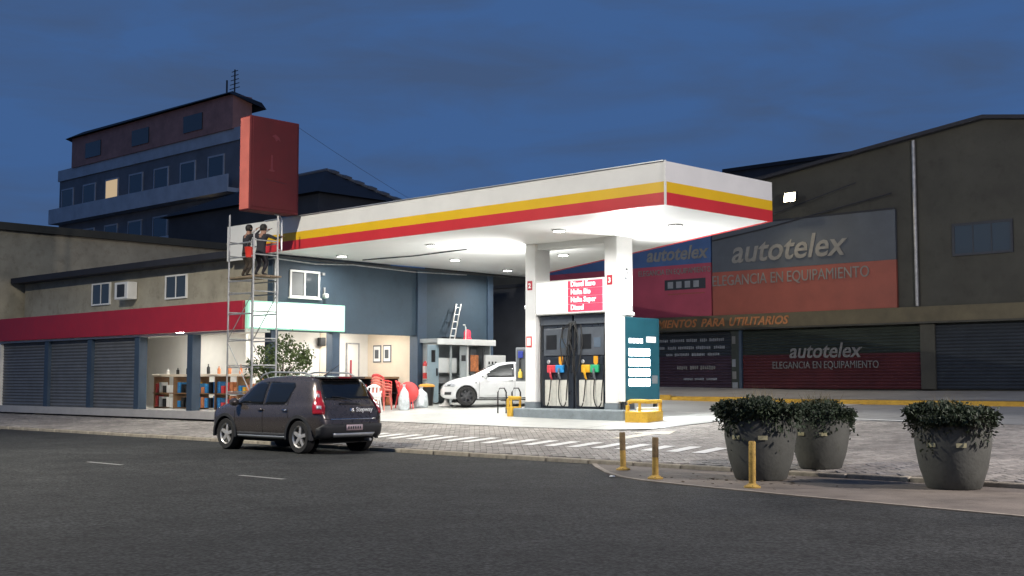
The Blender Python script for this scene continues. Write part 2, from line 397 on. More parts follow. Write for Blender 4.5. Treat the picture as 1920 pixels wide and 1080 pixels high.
def blocked(X, Y):
    return -10.9 < X < -8.4 and Y > 15 and Y < 21 and (X*rgt.x+Y*rgt.y)/(X*fwd.x+Y*fwd.y) > .17 and (X*rgt.x+Y*rgt.y)/(X*fwd.x+Y*fwd.y) < .30
order = sorted([b for b in blocks if inview(b[0], b[1]) and not blocked(b[0], b[1])], key=lambda b: b[0]*fwd.x + b[1]*fwd.y)
front = order[:300]; fset = set((round(b[0], 3), round(b[1], 3)) for b in front)
def paver_mesh(mb, hl, hw, T):
    h = .05; ch = .006
    vs = [(-hl,-hw,-h),(hl,-hw,-h),(hl,hw,-h),(-hl,hw,-h),(-hl,-hw,-ch),(hl,-hw,-ch),(hl,hw,-ch),(-hl,hw,-ch),
          (-hl+ch,-hw+ch,0),(hl-ch,-hw+ch,0),(hl-ch,hw-ch,0),(-hl+ch,hw-ch,0)]
    fs = [(0,1,5,4),(1,2,6,5),(2,3,7,6),(3,0,4,7),(4,5,9,8),(5,6,10,9),(6,7,11,10),(7,4,8,11),(8,9,10,11)]
    mb.add([T @ Vector(v) for v in vs], fs)
def tone_attr(me, vals, per):
    at = me.attributes.new('tone', 'FLOAT', 'POINT'); at.data.foreach_set('value', [v for v in vals for _ in range(per)])
mbs = MB(); tones = []
variants = []
for k in range(5):
    b = MB(); paver_mesh(b, (bl-gap)/2, (bw-gap)/2, Matrix()); o = b.build('paver', paver_m, fix=False)
    me = o.data; tone_attr(me, [.1 + .2*k], 12); variants.append(me); bpy.data.objects.remove(o)
for (X, Y, hor) in blocks:
    rz = ang + (0 if hor else PI/2)
    T = Matrix.Translation((X, Y, gz(X, Y) + rnd.uniform(-.004, .004))) @ Matrix.Rotation(.043 + rnd.uniform(-.012, .012), 4, 'X') @ Matrix.Rotation(rnd.uniform(-.012, .012), 4, 'Y') @ Matrix.Rotation(rz, 4, 'Z')
    if (round(X, 3), round(Y, 3)) in fset:
        o = bpy.data.objects.new('paver', rnd.choice(variants)); COL.objects.link(o); o.parent = pave; o.matrix_local = T
    else:
        paver_mesh(mbs, (bl-gap)/2, (bw-gap)/2, T); tones.append(rnd.random())
po = mbs.build('paver_field', paver_m, pave, fix=False); tone_attr(po.data, tones, 12); po['kind'] = 'stuff'
# painted hatch on the pavers
for i in range(19):
    x = -23.7 + i * .602 + rnd.uniform(-.03, .03)
    y0, y1 = 18.58 + rnd.uniform(-.04, .04), 19.66 + rnd.uniform(-.05, .05)
    q = MB().add([(x-.13, y0, gz(x, y0)+.007), (x+.15, y0, gz(x, y0)+.007), (x-.03, y1, gz(x, y1)+.007), (x-.31, y1, gz(x, y1)+.007)], [(0,1,2,3)])
    q.build('painted_stripe', white_paint, pave, fix=False)
ar = MB()
for poly in ([(-16.5, 20.6), (-16.1, 20.6), (-16.25, 22.0), (-16.6, 22.0)], [(-17.0, 21.9), (-15.9, 21.9), (-16.35, 22.8)]):
    ar.add([(x, y, gz(x, y) + (.006 if len(poly) == 4 else .0075)) for x, y in poly], [tuple(range(len(poly)))])
ar.build('painted_arrow', M('worn_arrow_paint', (.62, .56, .44), .7, var=.2, scale=4, dirt=.5), pave, fix=False)

# forecourt slab with a rounded right corner
b = MB(); nx = 26; ny = 22
vs = []
for j in range(ny):
    y = 22.43 + (38.6 - 22.43) * j / (ny-1)
    xr = -17.15 if y >= 23.4 else -17.15 - .95*(1 - math.sqrt(max(0, 1 - ((23.4 - y)/.97)**2)))
    if y > 27: xr = -17.15
    for i in range(nx):
        x = -30.62 + (xr + 30.62) * i / (nx-1); vs.append((x, y, gz(x, y) + .014))
b.add(vs, [(j*nx+i, j*nx+i+1, (j+1)*nx+i+1, (j+1)*nx+i) for j in range(ny-1) for i in range(nx-1)])
sl = b.build('forecourt', concrete, fix=False); sl['kind'] = 'structure'
# slab joints are real grooves' dark fillers
for xj in (-27.2, -23.9, -18.9):
    MB().add([(xj, 22.5, gz(xj, 22.5)+.018), (xj+.02, 22.5, gz(xj, 22.5)+.018), (xj+.02, 31, gz(xj, 31)+.018), (xj, 31, gz(xj, 31)+.018)], [(0,1,2,3)]).build('expansion_joint', soil_m, sl, fix=False)
sl_edge = MB().box(-30.6, -18.2, 22.38, 22.43, .2, gz(-20, 22.4)+.006).build('slab_edge', M('slab_edge', (.30, .30, .28), .8, var=.25, scale=4, dirt=.5), sl)
side = sheet('side_lane', lin(-17.3, 30, 16), lin(27.0, 33.2, 5), .004, pave_lane); side['kind'] = 'structure'
ak = MB()
for x0 in range(-30, 30, 3):
    ak.add([(x0, 33.2, gz(x0,33.2)-.1), (x0+2.98, 33.2, gz(x0,33.2)-.1), (x0+2.98, 33.2, gz(x0,33.2)+.13), (x0, 33.2, gz(x0,33.2)+.13), (x0, 33.5, gz(x0,33.2)+.14), (x0+2.98, 33.5, gz(x0,33.2)+.14)], [(0,1,2,3), (3,2,5,4)])
ak = ak.build('far_kerb', yellow_kerb, fix=False); ak['kind'] = 'structure'
fp = sheet('far_pavement', [-36, -31, -21, -5, 30], [33.5, 36, 39.2], .135, pave_lane); fp['kind'] = 'structure'
wl = MB().add([(-20.4, 28.4, gz(-20,28.4)+.02), (-12, 26.9, gz(-12,26.9)+.02), (-12, 27.05, gz(-12,27.05)+.02), (-20.4, 28.55, gz(-20,28.55)+.02)], [(0,1,2,3)]).build('lane_line', white_paint, fix=False); wl['kind'] = 'structure'

# ------------------------------------------------------------------ street lamp over the road (lights the street; it stands beside the camera's side of the road)
def street_lamp(x, y, label, power, ly=5.2, h=11.5, col=(1, .93, .80)):
    o = empty('street_lamp', (x, y, .12), label, 'street lamp', 'street lamps on the near pavement')
    MB().tube([(0,0,0),(0,0,h*.6),(0,0,h-.4),(0,.5,h),(0,ly-y-.4,h+.35)], [.10,.08,.07,.06,.045], 10).build('pole', galv, o, True)
    MB().lathe([(0,0),(.2,0),(.2,.04),(.12,.12),(0,.12)], 12).build('base_plate', galv, o)
    MB().cbox((0, ly-y, h+.33), (.3, .8, .12)).build('lamp_head', steel_dark, o, bevel=.03)
    MB().cbox((0, ly-y, h+.262), (.22, .6, .01)).build('lamp_lens', lamp_face, o)
    area('street_light', (0, ly-y, h+.25), (0, .25, -1), power, .5, col, o)
    return o
street_lamp(-24.5, -9.5, 'tall galvanised street lamp on the near pavement, its arm over the road', 6500, 5.2, 14)
street_lamp(9, -9.5, 'added tall galvanised lamp on the near pavement, unseen behind the viewer, weak fill light', 300)  # weak fill lamp added behind the camera, out of view

def added_globe_lamp(x, y, label, power):  # added lamp out of view; globe shines sideways to brighten the right fascia
    o = empty('added_globe_lamp', (x, y, gz(x, y)), label, 'street lamp', None)
    MB().tube([(0,0,0),(0,0,.9),(0,0,6.4)], [.09,.06,.045], 10).build('pole', steel_dark, o, True)
    MB().lathe([(.0,0),(.16,0),(.16,.05),(.09,.12),(.09,.5)], 14).build('base', steel_dark, o)
    MB().lathe([(.06,6.38),(.13,6.42),(.14,6.48)], 16).build('collar', steel_dark, o)
    MB().lathe([(.12,6.48),(.25,6.62),(.29,6.78),(.24,6.95),(.12,7.05),(0,7.07)], 20).build('globe', lamp_face, o, True)
    l = bpy.data.lights.new('globe_fill_light', 'POINT'); l.energy = power; l.shadow_soft_size = .3; l.color = (1, .90, .86)
    q_ = bpy.data.objects.new('globe_fill_light', l); COL.objects.link(q_); q_.parent = o; q_.location = (0, 0, 7.5)
    return o
added_globe_lamp(2.5, 18.2, 'added unseen globe lamp beyond the planters, lighting the right end of the canopy', 8800)

# ------------------------------------------------------------------ canopy
ZC, ZT = 5.30, 6.26
can = empty('fuel_station_canopy', (-22, 25.3, gz(-22, 25.3)), 'white forecourt canopy with yellow and red stripes on two white columns', 'canopy')
co = can.location
A, B_, C_, D_ = (-15.65, 21.5), (-15.5, 25.66), (-30.6, 33.4), (-30.6, 21.65)
D2 = (-32.4, 21.65)
outer = [A, B_, C_, D_, D2, (D2[0], 21.5)]
poly = [A, B_, C_, D_]
MB(co).prism([(-15.71, 21.56), (-15.56, 25.62), (-30.54, 33.3), (-30.54, 21.56)], (ZC + .02, ZC + .10)).build('soffit', soffit_m, can)
MB(co).prism([(-15.75, 21.6), (-15.6, 25.6), (-30.54, 33.2), (-30.54, 21.6)], (ZT - .25, ZT - .16)).build('roof_deck', galv, can)
def fascia_run(p, q, bands, out_n, x_from=None):
    p = Vector((*p, 0)); q = Vector((*q, 0)); d = (q-p).normalized(); n = Vector((*out_n, 0))
    obs = []
    for (z0, z1, m, nm, t) in bands:
        b = MB(co)
        a0, a1 = p + n*t, q + n*t; i0, i1 = p - n*.05, q - n*.05
        vs = [(*v.xy, z) for z in (z0, z1) for v in (a0, a1, i1, i0)]
        b.add(vs, [(0,1,2,3),(4,5,6,7),(0,1,5,4),(1,2,6,5),(2,3,7,6),(3,0,4,7)])
        obs.append(b.build(nm, m, can))
    return obs
ZY, ZR = 5.81, 5.575
FW = [(ZY, ZT, white_m, 'white_fascia', 0), (ZR, ZY, stripe_y, 'yellow_stripe', .002), (ZC, ZR, stripe_r, 'red_stripe', .003)]
fascia_run((-15.65, 21.5), (-30.4, 21.5), FW, (0, -1))
fascia_run((-15.648, 21.497), (-15.5, 25.66), FW, (1, -.036))
fascia_run((-15.55, 25.66), (-30.6, 33.4), FW, (.457, .889))
fascia_run((-30.404, 21.5), (-32.4, 21.5), [(ZC - .12, ZT, white_m, 'bare_fascia_panel', .0)], (0, -1))
MB(co).box(-15.66, -15.62, 21.48, 21.52, ZC-.004, ZT+.012).build('corner_trim', white_m, can)
MB(co).box(-30.4, -15.66, 21.46, 21.56, ZT, ZT+.02).build('top_trim', alu, can)
MB(co).lathe([(0, .4), (.10, .38), (.12, .3), (.06, .28), (.06, 0)], 10, (-25.2, 23.6, ZT-.16)).build('roof_vent', steel_dark, can, True)
# columns
def column(x0, x1, y0, y1, num):
    zb = .72
    c = MB(co).box(x0, x1, y0, y1, zb + .16, ZC + .02).build('column', col_m, can, bevel=.02)
    MB(co).box(x0-.012, x1+.012, y0-.012, y1+.012, zb-.02, zb+.16).build('column_base', M('grey_column_base', (.16, .19, .21), .6, var=.15), c)
    MB(co).box(x0+.09, x0+.27, y0-.008, y0-.0, 4.02, 4.28).build('number_plate', red_board, c)
    lettering('numeral', num, .19, text_white, c, Vector((x0+.18, y0-.010, 4.08)) - co, bold=.005)
    return c
c2 = column(-20.46, -20.04, 25.35, 26.04, '3'); c1 = column(-23.33, -22.95, 25.35, 25.98, '2')
MB(co).box(-23.2, -20.2, 25.45, 25.95, ZC-.14, ZC+.03).build('beam', soffit_m, can, bevel=.01)
MB(co).tube([(-29.95, 24.92, ZC+.01), (-27.6, 24.95, ZC-.03), (-25.3, 24.97, ZC+.01)], .022, 6).build('cable', steel_dark, can)
MB(co).tube([(-30.45, 21.7, ZC-.05), (-30.42, 25, ZC-.10), (-30.42, 28, ZC-.07), (-30.42, 33.2, ZC-.06)], .035, 6).build('conduit', steel_dark, can)
MB(co).tube([(-30.40, 21.8, ZC-.13), (-30.38, 23.4, ZC-.20), (-30.40, 24.9, ZC-.12), (-30.38, 27.5, ZC-.18), (-30.4, 30, ZC-.12)], .018, 6).build('cable', galv, can)
# vertical worn marks on the right column side
for k, (yy, zz, w_, h_) in enumerate(((25.72, 4.42, .10, .05), (25.8, 4.30, .05, .09), (25.7, 4.16, .08, .07), (25.78, 4.0, .05, .05))):
    MB(co).box(-20.04, -20.036, yy, yy+w_, zz, zz+h_).build('worn_sticker', pump_grey, c2)
for (y_, z_) in ((25.36, 2.6),):
    MB(co).box(-23.28, -23.08, 25.335, 25.35, 2.42, 2.72).build('notice_frame', red_plastic, c1)
    MB(co).box(-23.25, -23.11, 25.33, 25.3352, 2.46, 2.68).build('notice', text_white, c1)
def downlight(x, y, power):
    d = MB(co).lathe([(0, 0), (.17, 0), (.19, .03), (.19, .045)], 20, (x, y, ZC - .025)).build('downlight', alu, can)
    MB(co).lathe([(0, 0), (.14, 0)], 20, (x, y, ZC - .029)).build('lamp_glass', lamp_face, d, fix=False)
    area('canopy_light', (Vector((x, y, ZC - .05)) - co), (0, 0, -1), power, .3, (1, .98, .94), can, 165)
PW = 150
for x, y in ((-29.39, 23.63), (-25.22, 23.51), (-27.69, 26.81), (-20.35, 23.39), (-29.0, 30.6), (-24.2, 28.0), (-17.6, 24.6)): downlight(x, y, PW * (.55 if x < -29.3 else 1))

# up-lights clamped to the outer faces of the columns
def uplight(x, y, z, dx, label, power):
    o = empty('floodlight', (x, y, z), label, 'floodlight', 'uplights on the columns')
    MB().cbox((0, 0, 0), (.12, .34, .08)).build('housing', white_m, o, bevel=.015)
    MB().cbox((0, 0, .043), (.09, .30, .006)).build('lamp_glass', led_m, o)
    MB().cbox((-dx*.12, 0, -.03), (.12, .06, .04)).build('bracket', galv, o)
    area('column_uplight', (0, 0, .07), (dx*.35, -.35, 1), power, .3, (1, .99, .97), o, 170)
uplight(-19.92, 25.72, 3.24, 1, 'bright uplight on the white column above the teal price board', 230)
uplight(-23.50, 25.72, 3.55, -1, 'bright uplight on the far white column beside the fuel header panel', 230)

# ------------------------------------------------------------------ pump island
isl = MB().box(-23.5, -19.6, 25.02, 26.5, .3, .72).build('pump_island', M('grey_island_paint', (.20, .235, .255), .6, var=.18, scale=3, dirt=.4), bevel=.04)
tag(isl, 'grey painted concrete island under the fuel dispensers', 'island')
MBt = MB(isl.location)

hd = empty('header_panel', (-21.7, 25.36, 3.3), 'white header panel listing fuels in red above the dispensers', 'sign'); ho = hd.location
MB(ho).box(-22.948, -20.462, 25.36, 25.86, 3.30, 4.24).build('panel_body', white_m, hd, bevel=.015)
MB(ho).box(-22.90, -20.50, 25.352, 25.358, 3.33, 4.20).build('lit_face', lit_white, hd)
rows = ['Diesel Euro', 'Nafta Bio', 'Nafta Super', 'Diesel']
for i, s_ in enumerate(rows):
    z0 = 4.20 - (i+1) * .212
    r_ = MB(ho).box(-21.74, -20.52, 25.342, 25.350, z0, z0 + .204).build('fuel_row', pink_list, hd)
    lettering('lettering', s_, .20, text_lit, r_, Vector((-21.64, 25.340, z0 + .05)) - ho, bold=.008, ext=.003, align='LEFT', sx=.92)

hose_m = rubber
def dispenser(xc, colA, colB, label):
    o = empty('fuel_dispenser', (xc, 25.7, .72), label, 'fuel dispenser', 'fuel dispensers under the header panel')
    w = .60
    MB().box(-w, w, -.16, .30, 0, 2.56).build('cabinet', pump_dark, o, bevel=.015)
    MB().box(-w+.02, w-.02, -.20, -.162, 2.30, 2.55).build('top_panel', pump_grey, o, bevel=.01)
    sc_ = MB().box(-.46, .46, -.185, -.162, 1.45, 2.2).build('display_panel', pump_grey, o, bevel=.008)
    MB().box(-.36, .02, -.192, -.186, 1.62, 2.02).build('screen', black_m, sc_)
    MB().box(.12, .36, -.192, -.186, 1.66, 1.92).build('screen', M('dim_screen', (.10, .13, .17), .2, var=.1), sc_)
    MB().box(-.42, .42, -.182, -.162, 1.20, 1.40).build('button_panel', pump_dark, o, bevel=.005)
    lo = MB().box(-.42, .42, -.185, -.162, .06, .78).build('lower_panel', M('lower_white', (.62, .61, .55), .5, var=.1, scale=3, dirt=.4), o, bevel=.01)
    MB().box(-.004, .004, -.188, -.1855, .07, .77).build('panel_gap', seam_m, lo)
    MB().prism([(.10,1.42),(.25,1.42),(.25,1.24),(.175,1.16),(.10,1.24)], (-.190, -.1825), 'Y').build('warning_badge', M('amber_badge', (.75, .33, .02), .4, var=.15), o)
    MB().lathe([(0,0),(.05,0),(.06,.015)], 14, (-.28, -.20, 1.28), 'Y').build('badge', alu, o)
    for k, (m, x) in enumerate(((colA, -.16), (colB, .15))):
        bt = MB().box(x-.15, x+.15, -.23, -.162, .98, 1.19).build('nozzle_boot', m, o, bevel=.02)
        nz_ = MB()
        nz_.tube([(x, -.25, 1.10), (x, -.26, .98), (x+.01, -.24, .86), (x+.015, -.20, .80)], [.030,.034,.030,.024], 8)
        nz_.tube([(x, -.262, 1.02), (x+.05, -.30, .94), (x+.045, -.29, .84), (x+.01, -.25, .83)], .010, 6)
        nz_.build('nozzle', [colA, colB][k] if k == 0 else M('nozzle_metal', (.2, .22, .24), .35, metal=.5), bt, True)
        sgn = -1 if x < 0 else 1
        ht = [(x, -.22, .80), (x+.0*sgn, -.25, .55), (x+.02*sgn, -.27, .28), (x+.08*sgn, -.26, .10), (x+.16*sgn, -.25, .06), (x+.26*sgn, -.26, .16), (x+.30*sgn, -.27, .5), (.52*sgn, -.25, 1.2), (.55*sgn, -.20, 1.9), (.50*sgn, -.17, 2.32)]
        sm = []
        P_ = [Vector(p) for p in ht]
        for i in range(len(P_)-1):
            p0, p1, p2, p3 = P_[max(i-1,0)], P_[i], P_[i+1], P_[min(i+2, len(P_)-1)]
            for t_ in (0, .33, .66): sm.append(.5*((2*p1)+(p2-p0)*t_+(2*p0-5*p1+4*p2-p3)*t_*t_+(3*p1-p0-3*p2+p3)*t_**3))
        MB().tube(sm + [P_[-1]], .016, 7).build('hose', hose_m, o, True)
    return o
bootM = lambda n, c: M(n, c, .35, var=.08)
dispenser(-22.32, bootM('red_boot', (.62, .06, .08)), bootM('blue_boot', (.03, .27, .62)), 'black fuel dispenser with red and blue nozzle holders')
dispenser(-21.08, bootM('yellow_boot', (.75, .40, .03)), bootM('green_boot', (.03, .38, .17)), 'black fuel dispenser with yellow and green nozzle holders')
# looped hoses hanging in the middle
hb = empty('hose_bundle', (-21.7, 25.45, 1.6), 'bundle of looped black hoses hanging between the two dispensers', 'hoses')
for k in range(4):
    x = -.22 + .14*k
    pts = [(x*.3, 0, 1.45)] + [(x + .10*math.sin(t*PI*2)*(1 if k % 2 else -1), -.03 - .02*k, 1.4 - t*1.3*(0.8 + .1*k)) for t in lin(.1, 1, 8)] + [(x*1.4, -.03, .3), (x*1.9, 0, .9), (x*1.5, .03, 1.4)]
    MB().tube(pts, .017, 7).build('hose', rubber, hb, True)
MB().box(-.12, .12, 0, .10, 1.38, 1.5).build('hose_bracket', steel_dark, hb, bevel=.01)

# price board on the right column
pb = empty('price_board', (-19.93, 26.15, .95), 'teal price board with glaring white LED rows beside the right column', 'price sign'); bo_ = pb.location
MB(bo_).box(-20.03, -19.85, 25.42, 26.96, .95, 3.16).build('board', teal_m, pb, bevel=.03)
MB(bo_).box(-20.05, -19.84, 25.40, 25.43, .93, 3.18).build('edge_trim', white_m, pb)
for k in range(4):
    MB(bo_).box(-19.852, -19.842, 25.60 + k*.16, 25.72 + k*.16, 2.47, 2.60).build('led_digit', led_soft, pb)
MB(bo_).box(-19.852, -19.842, 26.36, 26.78, 2.50, 2.66).build('caption_plate', text_lit, pb)
for r_ in range(4):
    z0 = 2.12 - r_ * .265
    rw = MB(bo_).box(-19.852, -19.846, 25.58, 26.52, z0 + .01, z0 + .21).build('led_row', M('led_backing', (.6, .7, .75), .5, var=0, emit=(.9, .96, 1), es=1.2), pb)
    for d_ in range(4):
        y0 = 25.61 + d_ * .23
        MB(bo_).box(-19.846, -19.838, y0, y0+.19, z0+.02, z0+.20).build('led_digit', led_m, rw)
MB(bo_).box(-19.852, -19.844, 26.60, 26.85, 1.40, 1.62).build('sticker', text_dim, pb)
area('price_glow', (.14, -.05, .95), (1, 0, 0), 130, 1.0, (.90, .95, 1), pb, 170, 'SQUARE')
for y_ in (25.5, 26.85):
    MB(bo_).box(-19.98, -19.9, y_-.04, y_+.04, .44, .95).build('leg', steel_dark, pb)

# yellow guards at both ends of the island
def guard(loc, rz, sx, label, sy=1):
    o = empty('crash_guard', loc, label, 'guard rail', 'yellow guards at the pump island', rz); o.scale.y = sy
    MB().box(-.45*sx, .45*sx, -.50, .50, -.1, .28).build('block', yellow_paint, o, bevel=.03)
    MB().tube([(-.38*sx, -.42, .2), (-.38*sx, -.42, .42), (-.33*sx, -.42, .5), (-.25*sx, -.42, .53), (.2*sx, -.42, .53), (.38*sx, -.3, .52), (.38*sx, .42, .52), (.38*sx, .42, .2)], .055, 10).build('rail', yellow_paint, o, True)
    MB().tube([(.1*sx, -.42, .25), (.1*sx, -.42, .52)], .04, 8).build('rail_post', yellow_paint, o, True)
guard((-18.95, 25.05, gz(-19, 25)), R(8), .72, 'yellow concrete crash guard with tube rail at the price board end', .85)
guard((-23.66, 25.24, gz(-23.7, 25.2)), 0, .24, 'narrow yellow crash guard beside the column at the white car', .36)
cbm = MB().box(-19.58, -19.50, 25.52, 26.45, .40, .78).build('cream_kerb_block', M('cream_paint', (.68, .64, .48), .6, var=.12, dirt=.3), bevel=.03)
tag(cbm, 'cream painted block at the island end below the price board', 'block')

# squeegee cabinet on the left column
sq = empty('wiper_cabinet', (-23.56, 25.5, 1.45), 'small grey cabinet with blue and yellow cleaning things on the left column', 'cabinet'); so = sq.location
MB(so).box(-23.80, -23.345, 25.45, 25.75, 1.46, 2.42).build('case', M('cabinet_grey', (.20, .22, .24), .45, var=.1), sq, bevel=.02)
MB(so).box(-23.74, -23.40, 25.438, 25.449, 1.52, 2.36).build('recess_panel', M('cabinet_recess', (.10, .11, .12), .6, var=.1), sq)
MB(so).box(-23.66, -23.48, 25.40, 25.437, 2.12, 2.32).build('blue_towel_box', M('blue_box', (.03, .05, .30), .5, var=.1), sq, bevel=.01)
MB(so).lathe([(0,0),(.06,0),(.065,.03),(.06,.16),(.025,.20),(.025,.25),(0,.25)], 12, (-23.56, 25.39, 1.56)).build('yellow_bottle', M('yellow_bottle', (.72, .55, .08), .35, var=.1), sq, True)
MB(so).tube([(-23.60, 25.41, 1.8), (-23.58, 25.40, 2.1)], .018, 6).build('squeegee', black_m, sq)

# black cycle hoops
rk = empty('cycle_rack', (-24.5, 26.0, gz(-24.5, 26)), 'pair of black tube hoops standing beside the pump island', 'cycle rack')
for k, (x, y) in enumerate(((-.26, -.1), (.12, .1))):
    w = .24
    MB().tube([(x-w/2, y-.05, 0), (x-w/2, y-.05, .62), (x-w/2+.06, y-.03, .74), (x+w/2-.06, y+.03, .74), (x+w/2, y+.05, .62), (x+w/2, y+.05, 0)], .022, 8).build('hoop', black_m, rk, True)
MB().tube([(-.30, -.12, .38), (.20, .12, .38)], .018, 8).build('cross_bar', black_m, rk, True)

# ------------------------------------------------------------------ shop building
XW = -30.55
sh = empty('shop_building', (-34, 25, .5), 'blue walled station shop with lit open front below a pale green sign', 'building'); so = sh.location
def S(name, mat, *boxes, parent=sh, bevel=0):
    b = MB(so)
    for q in boxes: b.box(*q)
    return b.build(name, mat, parent, bevel=bevel)
S('wall', blue_wall, (XW-.25, XW, 21.9, 31.4, 2.99, 5.28), (XW-.25, XW, 28.17, 28.95, .4, 2.99), (XW-.25, XW, 30.4, 31.4, .4, 2.99))
S('door_panel', int_white, (XW-.2, XW-.02, 28.22, 28.95, .6, 2.80), (XW-.03, XW+.03, 28.4, 28.94, .6, 2.78))
S('dark_opening', wall_dark, (XW-.2, XW-.1, 28.95, 30.4, .4, 2.99))
for (y0, y1, z0, z1, d) in ((27.75, 28.16, .4, 5.27, .10), (31.15, 31.42, .4, 5.27, .08), (24.20, 24.50, .4, 3.0, .02), (21.86, 22.12, .4, 3.0, .02)):
    S('pilaster', blue_trim, (XW-.30, XW+d, y0, y1, z0, z1), bevel=.01)
S('side_wall', beige_wall, (-47, XW-.25, 21.9, 22.1, 3.86, 5.28))
S('roof', roof_dark, (-47.2, XW+.02, 21.7, 31.5, 5.281, 5.29), (-47.2, -32.45, 21.4, 31.5, 5.292, 5.5))
S('awning_slab', white_m, (-47, XW+.0, 20.96, 21.9, 3.80, 3.86), (-47, XW-.02, 20.97, 21.95, 2.93, 2.99))
# interior
S('interior_wall', int_white, (-47, -35.0, 24.5, 24.6, .4, 3.2), (-34.9, XW-.3, 28.0, 28.1, .4, 3.2), (-47.1, -47, 21, 25, .4, 3.2))
S('interior_ceiling', int_white, (-47, XW-.26, 21.0, 31.2, 3.22, 3.28))
S('interior_floor', int_floor, (-47, XW+.0, 20.97, 31.2, .30, .55))
S('rear_wall', int_white, (-33.4, -33.3, 22.95, 28.0, .5, 3.2))
S('cream_panel', int_cream, (-33.3, -33.27, 25.85, 26.40, .5, 3.1))
S('cream_panel', int_cream, (-33.29, XW-.31, 27.97, 27.998, .5, 3.1))
dr = S('door', int_white, (-33.29, -33.25, 27.02, 27.5, .55, 2.75))
S('door_frame', galv, (-33.29, -33.24, 26.97, 27.02, .55, 2.8), (-33.29, -33.24, 27.5, 27.55, .55, 2.8), (-33.29, -33.24, 27.02, 27.5, 2.75, 2.8), parent=dr)
S('red_flag', red_board, (-33.2, -33.18, 27.10, 27.16, .9, 2.2), parent=dr)
S('wall_speaker', black_m, (-33.27, -33.1, 25.72, 25.96, 2.66, 2.95), bevel=.02)
for x0 in (-32.98, -32.45):
    pf = S('wall_poster', pump_grey, (x0, x0+.42, 27.95, 27.968, 2.12, 2.72))
    S('poster_sheet', text_white, (x0+.04, x0+.38, 27.942, 27.949, 2.16, 2.68), parent=pf)
    S('poster_print', pump_grey, (x0+.10, x0+.30, 27.938, 27.9415, 2.26, 2.56), parent=pf)
for x0 in (-47, -43.05, -39.85):
    b_ = MB(so); x1_ = x0 + (3.65 if x0 < -46 else 2.9)
    for k in range(22): b_.add([(x0, 21.14, .45+k*.113), (x1_, 21.14, .45+k*.113), (x1_, 21.11, .45+k*.113+.056), (x0, 21.11, .45+k*.113+.056), (x1_, 21.14, .45+(k+1)*.113), (x0, 21.14, .45+(k+1)*.113)], [(0,1,2,3),(3,2,4,5)])
    b_.build('roller_shutter', M('grey_shutter', (.16, .17, .18), .55, metal=.3, var=.15, dirt=.3), sh, fix=False)
for (x, y) in ((-31.5, 23.2), (-32.0, 26.4), (-34.0, 22.4), (-38, 22.8)):
    S('ceiling_light', tube_face, (x-.15, x+.15, y-.6, y+.6, 3.17, 3.215))
# upper window
wn = S('window', glass_pane, (XW-.05, XW+.012, 22.58, 23.60, 4.10, 4.82))
S('frame', white_m, (XW, XW+.05, 22.52, 22.58, 4.04, 4.88), (XW, XW+.05, 23.60, 23.66, 4.04, 4.88), (XW, XW+.05, 22.58, 23.60, 4.82, 4.88), (XW, XW+.05, 22.58, 23.60, 4.04, 4.10), (XW, XW+.045, 23.06, 23.11, 4.10, 4.82), parent=wn)
S('sill', white_m, (XW, XW+.09, 22.48, 23.70, 4.0, 4.038), parent=wn)
S('blind', M('window_blind', (.20, .21, .21), .8, var=.1), (XW+.0122, XW+.014, 22.6, 23.05, 4.12, 4.8), parent=wn)
for y_, z_ in ((23.78, 4.14),):
    f_ = S('wall_spotlight', white_m, (XW, XW+.2, y_, y_+.12, z_-.08, z_+.06), bevel=.03)
    S('spot_bracket', galv, (XW, XW+.06, y_+.03, y_+.09, z_+.06, z_+.26), parent=f_)
S('junction_box', galv, (XW, XW+.07, 23.74, 23.84, 4.78, 4.86))
S('pipe', galv, (XW+.0, XW+.05, 21.95, 22.0, 3.87, 5.2), (XW+.0, XW+.04, 22.05, 22.09, 3.87, 5.2))
for x in (-36.5, -41.5):
    w2 = S('window', glass_pane, (x, x+1.2, 21.86, 21.899, 4.25, 4.95))
    S('frame', white_m, (x-.06, x, 21.84, 21.9, 4.2, 5.0), (x+1.2, x+1.26, 21.84, 21.9, 4.2, 5.0), (x, x+1.2, 21.84, 21.9, 4.95, 5.0), (x, x+1.2, 21.84, 21.9, 4.2, 4.25), (x+.58, x+.62, 21.845, 21.9, 4.25, 4.95), parent=w2)
ac = S('air_conditioner', white_m, (-39.3, -38.4, 21.5, 21.88, 4.3, 4.9), bevel=.03); S('grille', steel_dark, (-39.1, -38.6, 21.492, 21.4995, 4.38, 4.82), parent=ac)
# front (road side) columns under the red fascia
for x in (-33.6, -36.8, -40, -43.2): S('front_column', blue_trim, (x-.15, x+.15, 21.0, 21.3, .3, 2.93))
# green / red fascia boards
gs = MB().box(XW-.02, XW+.12, 20.94, 24.62, 3.02, 3.86).build('green_lit_sign', mint_m, bevel=.02)
tag(gs, 'glowing pale green lightbox sign along the top of the shop opening', 'sign')
MB().box(XW+.122, XW+.128, 21.02, 24.56, 3.07, 3.81).build('lit_face', green_lit, gs)
rs = MB().box(-47, XW-.03, 20.86, 20.96, 3.0, 3.86).build('red_fascia_board', red_board, bevel=.01)
tag(rs, 'plain red fascia board on the shop front behind the scaffold', 'sign')
